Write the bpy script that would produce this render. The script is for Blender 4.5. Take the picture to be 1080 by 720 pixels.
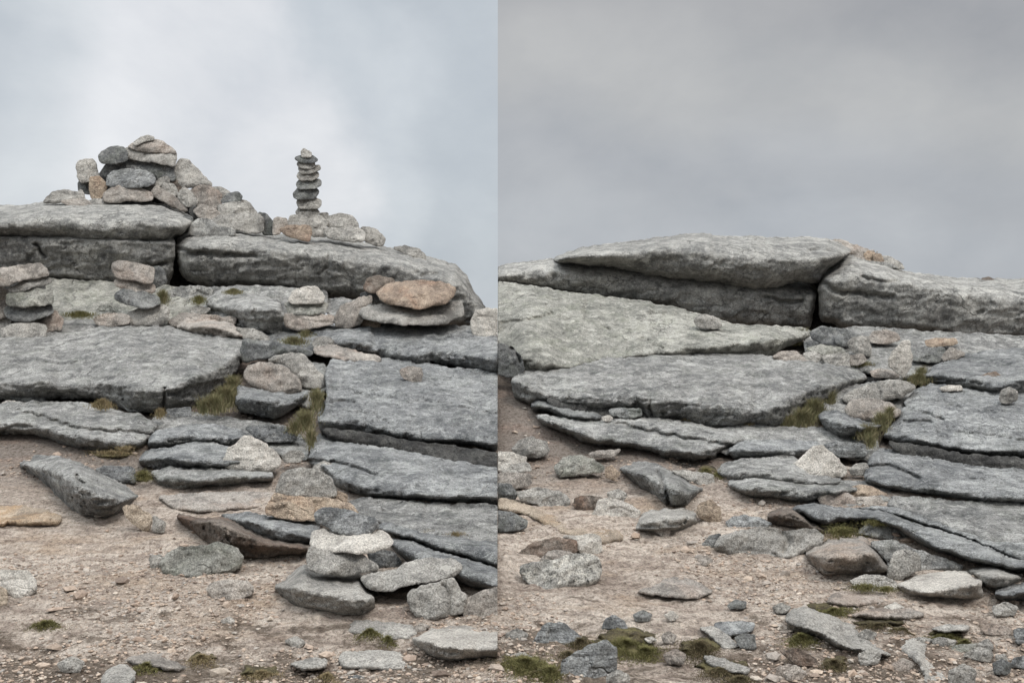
import bpy, math, random, hashlib
import numpy as np

# ------------------------------------------------------------------ scene
for o in list(bpy.data.objects): bpy.data.objects.remove(o)
scene = bpy.context.scene
COL = scene.collection
F, HR, CX, EYE = 1100.0, 330.0, 525.0, 1.6      # focal length (px), eye-level row, centre column, eye height

# distance of the hillside against the row it is seen at (the slope the rocks lie on)
GR = np.array([100,150, 215, 250, 270, 300, 330, 360, 400, 440, 480, 520, 560, 600, 640, 720, 800.])
GD = np.array([14.6,14.0,13.4,12.8,12.3,11.7,11.0,10.2,9.2,8.3,7.5,6.7,6.0,5.4,4.8,4.0,3.4])
def gd(r): return np.interp(r, GR, GD)
def world(px, py, D):
    px=np.asarray(px,float); py=np.asarray(py,float)
    return np.stack([(px-CX)/F*D, D+0*px, EYE-(py-HR)/F*D], -1)

# ------------------------------------------------------------------ noise
_rng = np.random.RandomState(7)
_PERM = _rng.permutation(256); _PERM = np.concatenate([_PERM,_PERM,_PERM])
_VAL = _rng.rand(256)*2-1
def vnoise(p):
    i = np.floor(p).astype(int); f = p-i; f = f*f*f*(f*(f*6-15)+10); i &= 255
    out = 0
    for dx in (0,1):
        for dy in (0,1):
            for dz in (0,1):
                h = _PERM[_PERM[_PERM[(i[...,0]+dx)&255]+((i[...,1]+dy)&255)]+((i[...,2]+dz)&255)]
                w = (f[...,0] if dx else 1-f[...,0])*(f[...,1] if dy else 1-f[...,1])*(f[...,2] if dz else 1-f[...,2])
                out = out + w*_VAL[h]
    return out
def fbm(p, oct=4, gain=.5, ridge=False):
    a=1.; s=0; t=0
    for k in range(oct):
        n = vnoise(p+17.3*k)
        if ridge: n = 1-2*np.abs(n)
        s = s+a*n; t+=a; a*=gain; p = p*2.03
    return s/t

def cells(p):
    w=p+.35*np.stack([vnoise(p*1.3+3),vnoise(p*1.3+31),vnoise(p*1.3+77)],-1)
    i=np.floor(w).astype(int)&255
    return _VAL[_PERM[_PERM[_PERM[i[...,0]]+i[...,1]]+i[...,2]]]
# ------------------------------------------------------------------ helpers
def tag(o, label=None, cat=None, group=None, kind=None):
    if label: o['label']=label
    if cat: o['category']=cat
    if group: o['group']=group
    if kind: o['kind']=kind
    return o
def make_mesh(name, V, faces, mat, smooth=True, parent=None):
    me = bpy.data.meshes.new(name)
    V = np.asarray(V,dtype=np.float32)
    me.vertices.add(len(V)); me.vertices.foreach_set('co', V.ravel())
    lt = np.array([len(f) for f in faces]) if not isinstance(faces,tuple) else faces[1]
    li = np.concatenate([np.asarray(f) for f in faces]) if not isinstance(faces,tuple) else faces[0]
    ls = np.concatenate([[0],np.cumsum(lt)[:-1]])
    me.loops.add(int(lt.sum())); me.loops.foreach_set('vertex_index', li.astype(np.int32))
    me.polygons.add(len(lt)); me.polygons.foreach_set('loop_start', ls.astype(np.int32))
    try: me.polygons.foreach_set('loop_total', lt.astype(np.int32))
    except Exception: pass
    me.update(calc_edges=True); me.validate()
    me.polygons.foreach_set('use_smooth', np.full(len(me.polygons), smooth)); me.update()
    me.materials.append(mat)
    o = bpy.data.objects.new(name, me); COL.objects.link(o)
    if parent: o.parent = parent
    return o

def chaikin(P, n, keep):
    for _ in range(n):
        Q=[]
        m=len(P)
        for i in range(m):
            a,b=P[i],P[(i+1)%m]
            if keep(a) and keep(b): Q += [a,b]; continue
            Q += [a if keep(a) else .9*a+.1*b, b if keep(b) else .1*a+.9*b]
        P=Q
    return P
def densify(P, step):
    out=[]
    for i in range(len(P)):
        a,b=P[i],P[(i+1)%len(P)]
        n=max(1,int(np.hypot(*(b-a))/step))
        for k in range(n): out.append(a+(b-a)*k/n)
    return np.array(out)
def inside(px,py,P):
    c=np.zeros(px.shape,bool); x0,y0=P[:,0],P[:,1]; x1,y1=np.roll(x0,-1),np.roll(y0,-1)
    for a,b,c2,d in zip(x0,y0,x1,y1):
        if b==d: continue
        t=(b>py)!=(d>py)
        c ^= t & (px < (c2-a)*(py-b)/(d-b)+a)
    return c
def seg_near(px,py,A,B):
    best=np.full(px.shape,1e9); qx=px.copy(); qy=py.copy()
    for (ax,ay),(bx,by) in zip(A,B):
        dx,dy=bx-ax,by-ay; L=dx*dx+dy*dy+1e-12
        t=np.clip(((px-ax)*dx+(py-ay)*dy)/L,0,1)
        cx,cy=ax+t*dx,ay+t*dy; d=np.hypot(px-cx,py-cy)
        m=d<best; best[m]=d[m]; qx[m]=cx[m]; qy[m]=cy[m]
    return best,qx,qy
def blur(Z,M,n):
    for _ in range(n):
        Zp=np.pad(np.where(M,Z,0),1); Mp=np.pad(M.astype(float),1)
        s=sum(Zp[1+a:Zp.shape[0]-1+a,1+b:Zp.shape[1]-1+b] for a in(-1,0,1) for b in(-1,0,1))
        w=sum(Mp[1+a:Mp.shape[0]-1+a,1+b:Mp.shape[1]-1+b] for a in(-1,0,1) for b in(-1,0,1))
        Z=np.where(M,s/np.maximum(w,1e-9),Z)
    return Z

# ------------------------------------------------------------------ a rock: closed body with front, back and rim
def rock(name, P, mat, crease=None, d=None, dc=None, dt=None, R=None, r=None, th=None, n=1.0, facets=8,
         grooves=(), flat=False, step=None, seed=0, q=1.0, grow=.7, rd=.2, u=.14, fr=1.9, lift=-.09, deep=0., keepd=False):
    rs=np.random.RandomState(seed)
    wide=(flat or crease is not None)
    lo,hi=(-34.,1116.) if not wide else (-90.-(seed*37)%90, 1170.+(seed*53)%90)
    P=[np.array((lo if p[0]<=1 else (hi if p[0]>=1079 else p[0]), 742. if p[1]>=719 else p[1])) for p in P]
    xs=np.array([p[0] for p in P]); ys=np.array([p[1] for p in P])
    W=xs.max()-xs.min(); H=ys.max()-ys.min(); S=math.sqrt(W*H)
    seamL = abs(xs.max()-525)<.6; seamR = abs(xs.min()-525)<.6
    keep=lambda p: abs(p[0]-525)<.6
    if step is None: step=float(np.clip(S/26,.75,1.7))
    C=chaikin(P,2 if (flat or crease is not None) else 1,keep); C=densify(C,step)
    C=np.array(C)
    tn=np.roll(C,-1,0)-np.roll(C,1,0); nrm=np.stack([tn[:,1],-tn[:,0]],-1)/(np.hypot(tn[:,0],tn[:,1])[:,None]+1e-9)
    if .5*np.sum(C[:,0]*np.roll(C[:,1],-1)-np.roll(C[:,0],-1)*C[:,1])<0: nrm=-nrm
    nrm[np.abs(C[:,0]-525)<.7]=0; C=C+nrm*grow; am=min(2.1,.055*S)*n**.5
    q3=np.stack([C[:,0]/9,C[:,1]/9,np.full(len(C),seed*.37)],-1)
    q4=q3*3.1+9
    off=np.stack([vnoise(q3)*.6+vnoise(q4)*.5, vnoise(q3+40)*.6+vnoise(q4+40)*.5],-1)*am
    k525=np.abs(C[:,0]-525)<.7
    off[k525]=0; C=C+off
    nx=int(math.ceil((C[:,0].max()-C[:,0].min())/step))+1; ny=int(math.ceil((C[:,1].max()-C[:,1].min())/step))+1
    gx=np.linspace(C[:,0].min(),C[:,0].max(),max(nx,5)); gy=np.linspace(C[:,1].min(),C[:,1].max(),max(ny,5))
    X,Y=np.meshgrid(gx,gy)
    A=C; B=np.roll(C,-1,0)
    M=inside(X,Y,C)
    if seamL: M |= (np.abs(X-525)<.3)&inside(X-.8,Y,C)
    if seamR: M |= (np.abs(X-525)<.3)&inside(X+.8,Y,C)
    dall,qx,qy=seg_near(X,Y,A,B)
    notseam=~((np.abs(A[:,0]-525)<.7)&(np.abs(B[:,0]-525)<.7))
    e,_,_=seg_near(X,Y,A[notseam],B[notseam])
    # column extents
    yt=np.empty(len(gx)); yb=np.empty(len(gx))
    for j in range(len(gx)):
        c=np.where(M[:,j])[0]
        if len(c): yt[j],yb[j]=gy[c[0]],gy[c[-1]]
        else: yt[j]=yb[j]=np.nan
    ok=~np.isnan(yt); yt=np.interp(gx,gx[ok],yt[ok]); yb=np.interp(gx,gx[ok],yb[ok])
    def sm(v,k):
        k=max(1,int(k)); return np.convolve(np.pad(v,k,mode='edge'),np.ones(2*k+1)/(2*k+1),'valid')
    ybm=float(ys[ys<741].max()) if (ys<741).any() else 720.
    if dc is None and d is not None and not keepd:
        dd0=d
        d=float(gd(ybm)) if not flat and crease is None else None
        if dt is not None:
            if d is None: dtd=dt-dd0
            else: dt=dt-dd0+d
    dtd=locals().get('dtd')
    Dm=float(gd(ys.max())) if d is None and dc is None else (d if d is not None else dc)
    sz=W*Dm/F; szh=H*Dm/F
    if flat or crease is not None:
        ybs=sm(yb,14/step); yts=sm(yt,10/step)
        Df=gd(ybs) if d is None else np.full(len(gx),float(d))
        Dt=gd(yts) if dt is None else np.full(len(gx),float(dt))
        Dt=np.maximum(Dt if dtd is None else Df+dtd,Df+.05)
        if crease is not None:
            cr=np.array(crease,float); yc=np.interp(gx,cr[:,0],cr[:,1]); yc=np.clip(yc,yt+1,yb)
            yc=yc+vnoise(np.stack([gx/7,gx*0+seed,gx*0],-1))*1.2
        else: yc=yb
        t=np.clip((Y-yt)/np.maximum(yc-yt,1),0,1)
        D=1/((1-t)/Dt+t/Df)
        if crease is not None:
            D=(1-rd)*D+rd*(Df+(Dt-Df)*(1-np.sqrt(np.clip(1-(1-t)**2.2,0,1))))
            tl=np.clip((Y-yc)/np.maximum(yb-yc,1),0,1); D=D+u*tl**1.6
            face=blur(((Y>yc-1)*1.),M,2)
        if R is None: R=min(9,.3*H)
        if r is None: r=.16
        D=blur(D,M,int(np.clip(2.2/step*1.2,1,3)))+lift
        if th is None: th=max(.25,.5*sz**.5)
        tb=np.clip(e/(R),0,1); D=D+r*(1-np.sqrt(1-(1-tb)**2))
        base=.02; back=D+th*np.sqrt(np.clip(e/(1.5*R),0,1))+base
    else:
        depth=.34*min(sz,2.2*szh+.05) if th is None else th
        if dc is not None: d0,d1=dc-depth*.1,dc+depth*.5
        else:
            d0=(float(gd(ys.max())) if d is None else d)+.5*depth; d1=d0+depth*.6
        t=np.clip((Y-ys.min())/H,0,1)
        ring=1/((1-t)/d1+t/d0)
        if R is None: R=.36*min(W,H)
        # the side that faces the ground drops more steeply than the top
        low=np.clip((Y-(ys.min()+.45*H))/(.4*H),0,1); Re=R*(1-.55*low)
        tb=np.clip(e/Re,0,1); pil=np.clip(1-(1-tb)**2.4,0,1)**.42
        bul=pil.copy()
        U=(X-xs.mean())/(W/2+1e-6); Vv=(Y-ys.mean())/(H/2+1e-6)
        if facets:
            # broken faces: the body is also cut by a few planes
            for k in range(int(facets)):
                an=rs.uniform(-3.6,.45); s=.55+rs.rand()*.75
                pl=(rs.uniform(.5,.85)-(math.cos(an)*U+math.sin(an)*Vv))*s+.1
                bul=np.minimum(bul,np.maximum(pl,.0))
            bul=np.minimum(bul,(1+Vv)*rs.uniform(.7,1.2)+.1)
            bul=np.maximum(bul,.25*pil)
        bul=blur(bul,M,1)
        D=ring-depth*.62*bul
        back=ring+depth*.9*pil+.004
    for g,w,dep in grooves:
        g=densify_open(g,2.); g=g+np.stack([vnoise(np.stack([g[:,0]/5,g[:,1]/5,g[:,0]*0+seed],-1)),vnoise(np.stack([g[:,0]/5,g[:,1]/5,g[:,0]*0+seed+50],-1))],-1)*1.6
        dd,_,_=seg_near(X,Y,g[:-1],g[1:])
        D=D+dep*np.exp(-(dd/w)**2)
    D=D+deep; back=back+deep
    back=np.maximum(back,D+.006)
    # cells
    m00,m01,m10,m11=M[:-1,:-1],M[:-1,1:],M[1:,:-1],M[1:,1:]
    cnt=m00.astype(int)+m01+m10+m11
    idx=np.arange(X.size).reshape(X.shape)
    a,b,c,dd_=idx[:-1,:-1],idx[:-1,1:],idx[1:,1:],idx[1:,:-1]
    full=cnt==4
    quads=np.stack([a[full],b[full],c[full],dd_[full]],-1)
    tris=[]
    for miss,(u,v,w) in ((~m00,(b,c,dd_)),(~m01,(a,c,dd_)),(~m11,(a,b,dd_)),(~m10,(a,b,c))):
        s=(cnt==3)&miss; tris.append(np.stack([u[s],v[s],w[s]],-1))
    tris=np.concatenate(tris)
    Fl=[tuple(f) for f in quads]+[tuple(f) for f in tris]
    # boundary edges
    ed={}
    for f in Fl:
        for i in range(len(f)):
            ed[(f[i],f[(i+1)%len(f)])]=1
    bnd=[(u,v) for (u,v) in ed if (v,u) not in ed]
    bv=np.unique(np.array(bnd).ravel())
    Xf,Yf=X.ravel().copy(),Y.ravel().copy(); dl=dall.ravel()
    sn=bv[dl[bv]<1.5*step]
    Xf[sn]=qx.ravel()[sn]; Yf[sn]=qy.ravel()[sn]
    used=np.unique(np.concatenate([quads.ravel(),tris.ravel()])); remap=-np.ones(X.size,int); remap[used]=np.arange(len(used))
    N=len(used)
    Dfr=D.ravel()[used]; Dbk=back.ravel()[used]; xx,yy=Xf[used],Yf[used]
    slabby=flat or crease is not None
    def disp(V,k):
        big=min(sz,1.2)
        o3=np.array([seed*3.7,seed*1.3,0])
        n1=fbm(V*np.array([2.2,2.2,3.])/max(big,.25)+o3,3)*.07*big
        n2=fbm(V*np.array([9,9,12.])+o3,3,ridge=True)*.02
        n3=fbm(V*np.array([30,34,42.])+o3,3)*.012
        sc=n*q*min(1,.35+sz)
        a=(n1+(n2+n3)*rough)*sc
        if slabby:
            f=fbm(V*np.array([1.1,1.4,2.])+o3,4)*4.5; fl=np.floor(f); st=fl+np.clip((f-fl-.85)/.15,0,1)   # flaked-off sheets on the top
            a=a+st*.014*n
            if crease is not None: a=a+(rough-1)/max(fr-1,.1)*(cells(V*np.array([3.2,.1,11])+o3)*.035+cells(V*np.array([9,.1,24])+o3+9)*.016)*n
        else:
            a=a+(cells(V*np.array([3,3,4])/max(sz,.15)*.5+o3))*.03*min(sz,.5)*n
        return a*k
    rough=1+(fr-1)*face.ravel()[used] if (crease is not None) else 1.
    Vf=world(xx,yy,Dfr); dirs=Vf-np.array([0,0,EYE]); dirs/=np.linalg.norm(dirs,axis=1)[:,None]
    er=e.ravel()[used]; kf=np.clip(er/4,0.15,1)
    Vf=Vf-dirs*disp(Vf,kf)[:,None]
    Vb=world(xx,yy,Dbk); Vb=Vb+dirs*(disp(Vb,kf)*.6)[:,None]
    # keep back behind front
    db=((Vb-Vf)*dirs).sum(1); Vb=Vb+dirs*np.clip(.004-db,0,None)[:,None]
    if seamL: Vf[:,0]=np.minimum(Vf[:,0],-.001); Vb[:,0]=np.minimum(Vb[:,0],-.001)
    if seamR: Vf[:,0]=np.maximum(Vf[:,0],.001); Vb[:,0]=np.maximum(Vb[:,0],.001)
    V=np.concatenate([Vf,Vb])
    qf=remap[quads]; tf=remap[tris]
    bn=remap[np.array(bnd)]
    wall=np.stack([bn[:,1],bn[:,0],bn[:,0]+N,bn[:,1]+N],-1)
    # rows run downward, so (a,b,c,d) faces away from the camera: flip
    li=np.concatenate([qf[:,::-1].ravel(),(qf+N).ravel(),wall[:,::-1].ravel(),tf[:,::-1].ravel(),(tf+N).ravel()])
    lt=np.concatenate([np.full(2*len(qf)+len(wall),4),np.full(2*len(tf),3)])
    return make_mesh(name,V,(li,lt),mat)
def densify_open(P,step):
    P=[np.array(p,float) for p in P]; out=[]
    for a,b in zip(P[:-1],P[1:]):
        n=max(1,int(np.hypot(*(b-a))/step))
        for k in range(n): out.append(a+(b-a)*k/n)
    out.append(P[-1]); return np.array(out)

# ------------------------------------------------------------------ materials
def nn(nt,t,**k):
    n=nt.nodes.new(t)
    for a,b in k.items(): setattr(n,a,b)
    return n
def rgb(h,s=1.0):
    c=[((v/255+.055)/1.055)**2.4 if v/255>.04045 else v/255/12.92 for v in h]
    return (c[0]*s,c[1]*s,c[2]*s,1)
def ramp(nt,src,stops,interp='LINEAR'):
    r=nn(nt,'ShaderNodeValToRGB'); cr=r.color_ramp; cr.interpolation=interp
    while len(cr.elements)<len(stops): cr.elements.new(.5)
    for e,(p,c) in zip(cr.elements,stops):
        e.position=p; e.color=c if len(c)==4 else (*c,1)
    nt.links.new(src,r.inputs[0]); return r.outputs[0]
def mixc(nt,f,a,b,mode='MIX'):
    m=nn(nt,'ShaderNodeMix',data_type='RGBA',blend_type=mode)
    for s,v in ((m.inputs[0],f),(m.inputs[6],a),(m.inputs[7],b)):
        if hasattr(v,'is_linked'): nt.links.new(v,s)
        else: s.default_value=v
    return m.outputs[2]
def noise(nt,vec,scale,detail=5,rough=.6,mapping=None,dist=0.):
    if mapping:
        mp=nn(nt,'ShaderNodeMapping'); mp.inputs['Scale'].default_value=mapping; nt.links.new(vec,mp.inputs[0]); vec=mp.outputs[0]
    n=nn(nt,'ShaderNodeTexNoise'); nt.links.new(vec,n.inputs['Vector'])
    n.inputs['Scale'].default_value=scale; n.inputs['Detail'].default_value=detail; n.inputs['Roughness'].default_value=rough; n.inputs['Distortion'].default_value=dist
    return n.outputs[0]
def granite(name, base, dark, light, warm=None, lichen=0.0, foliate=False, speck=.5, patch=.5, streak=0.0, crack=None):
    if crack is None: crack=.7 if (foliate or streak) else .22
    m=bpy.data.materials.new(name); m.use_nodes=True; nt=m.node_tree; b=nt.nodes['Principled BSDF']
    wm=lambda c: (min(1,c[0]*1.025),c[1]*1.005,c[2]*.965,1)
    base,dark,light=wm(base),wm(dark),wm(light)
    if warm: warm=wm(warm)
    geo=nn(nt,'ShaderNodeNewGeometry'); pos=geo.outputs['Position']
    oi=nn(nt,'ShaderNodeObjectInfo')
    # shift the pattern per stone
    add=nn(nt,'ShaderNodeVectorMath',operation='MULTIPLY_ADD'); nt.links.new(oi.outputs['Random'],add.inputs[0]); add.inputs[1].default_value=(7,13,5); nt.links.new(pos,add.inputs[2])
    v=add.outputs[0]
    big=noise(nt,v,1.7,8,.7,dist=.5); med=noise(nt,v,8,8,.75,dist=.4); fine=noise(nt,v,34,5,.75); grit=noise(nt,v,120,3,.8)
    c=ramp(nt,big,[(.38,dark),(.5,base),(.6,light)])
    c2=ramp(nt,med,[(.38,dark),(.5,base),(.6,light)])
    c=mixc(nt,patch,c,c2)
    if warm:
        wf=ramp(nt,noise(nt,v,2.6,5,.6,dist=.5),[(.5,(0,0,0)),(.68,(1,1,1))]); c=mixc(nt,wf,c,warm)
    # dark mineral / lichen crust flecks
    fl=ramp(nt,fine,[(.33,(1,1,1)),(.46,(0,0,0))])
    f2=nn(nt,'ShaderNodeMath',operation='MULTIPLY'); nt.links.new(fl,f2.inputs[0]); f2.inputs[1].default_value=speck
    c=mixc(nt,f2.outputs[0],c,tuple(x*.32 for x in dark[:3])+(1,))
    fl=ramp(nt,fine,[(.56,(0,0,0)),(.7,(1,1,1))])
    f3=nn(nt,'ShaderNodeMath',operation='MULTIPLY'); nt.links.new(fl,f3.inputs[0]); f3.inputs[1].default_value=speck*.8
    c=mixc(nt,f3.outputs[0],c,tuple(min(1,x*1.35) for x in light[:3])+(1,))
    g=ramp(nt,grit,[(.34,(.35,.35,.35)),(.5,(1,1,1)),(.66,(1.6,1.6,1.6))]); c=mixc(nt,.85,c,g,'MULTIPLY')
    if streak:
        s=noise(nt,v,3.2,5,.65,mapping=(1.6,1.6,.5),dist=.6); sf=ramp(nt,s,[(.5,(0,0,0)),(.66,(1,1,1))])
        f4=nn(nt,'ShaderNodeMath',operation='MULTIPLY'); nt.links.new(sf,f4.inputs[0]); f4.inputs[1].default_value=streak
        c=mixc(nt,f4.outputs[0],c,tuple(x*.42 for x in dark[:3])+(1,))
    # crusts: pale and dark lichen with a ragged edge of their own
    pr=noise(nt,v,11,9,.74,dist=.1); pf=ramp(nt,pr,[(.57,(0,0,0)),(.61,(.5,.5,.5))]); c=mixc(nt,pf,c,tuple(min(1,x*1.25) for x in light[:3])+(1,))
    pd=noise(nt,v,5.2,9,.76,dist=.2); pf=ramp(nt,pd,[(.56,(0,0,0)),(.59,(.55,.55,.55))]); c=mixc(nt,pf,c,tuple(x*.62 for x in dark[:3])+(1,))
    if lichen:
        lf=ramp(nt,noise(nt,v,4.5,7,.7),[(.5,(0,0,0)),(.62,(1,1,1))])
        f5=nn(nt,'ShaderNodeMath',operation='MULTIPLY'); nt.links.new(lf,f5.inputs[0]); f5.inputs[1].default_value=lichen
        c=mixc(nt,f5.outputs[0],c,rgb((138,146,112)))
    hs=nn(nt,'ShaderNodeHueSaturation'); nt.links.new(c,hs.inputs['Color'])
    mr=nn(nt,'ShaderNodeMapRange'); nt.links.new(oi.outputs['Random'],mr.inputs[0]); mr.inputs[3].default_value=.88; mr.inputs[4].default_value=1.12
    nt.links.new(mr.outputs[0],hs.inputs['Value'])
    nt.links.new(hs.outputs[0],b.inputs['Base Color'])
    b.inputs['Roughness'].default_value=.92; b.inputs['Specular IOR Level'].default_value=.22
    h1=noise(nt,v,16,8,.72); h2=noise(nt,v,70,5,.75)
    ad=nn(nt,'ShaderNodeMath',operation='MULTIPLY_ADD'); nt.links.new(h2,ad.inputs[0]); ad.inputs[1].default_value=.35; nt.links.new(h1,ad.inputs[2]); hh=ad.outputs[0]
    vo=nn(nt,'ShaderNodeTexVoronoi',feature='DISTANCE_TO_EDGE'); vo.inputs['Scale'].default_value=1.6
    wv=nn(nt,'ShaderNodeTexNoise'); wv.inputs['Scale'].default_value=3; wv.inputs['Detail'].default_value=5; nt.links.new(v,wv.inputs['Vector'])
    wa=nn(nt,'ShaderNodeVectorMath',operation='MULTIPLY_ADD'); nt.links.new(wv.outputs['Color'],wa.inputs[0]); wa.inputs[1].default_value=(.7,.7,.7); nt.links.new(v,wa.inputs[2])
    mp=nn(nt,'ShaderNodeMapping'); mp.inputs['Scale'].default_value=(.8,1,1.7); nt.links.new(wa.outputs[0],mp.inputs[0]); nt.links.new(mp.outputs[0],vo.inputs['Vector'])
    ck=ramp(nt,vo.outputs['Distance'],[(0,(0,0,0)),(.022,(1,1,1))])
    gate=ramp(nt,big,[(.47,(1,1,1)),(.54,(0,0,0))]); ckm=mixc(nt,gate,ck,(1,1,1,1))
    ad=nn(nt,'ShaderNodeMath',operation='MULTIPLY_ADD'); nt.links.new(ckm,ad.inputs[0]); ad.inputs[1].default_value=crack; nt.links.new(hh,ad.inputs[2]); hh=ad.outputs[0]
    if foliate:
        h3=noise(nt,v,1.0,6,.7,mapping=(5,17,36),dist=.8)
        ad=nn(nt,'ShaderNodeMath',operation='MULTIPLY_ADD'); nt.links.new(h3,ad.inputs[0]); ad.inputs[1].default_value=1.1; nt.links.new(hh,ad.inputs[2]); hh=ad.outputs[0]
    bp=nn(nt,'ShaderNodeBump'); bp.inputs['Strength'].default_value=1; bp.inputs['Distance'].default_value=.042
    nt.links.new(hh,bp.inputs['Height']); nt.links.new(bp.outputs[0],b.inputs['Normal'])
    return m
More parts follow.
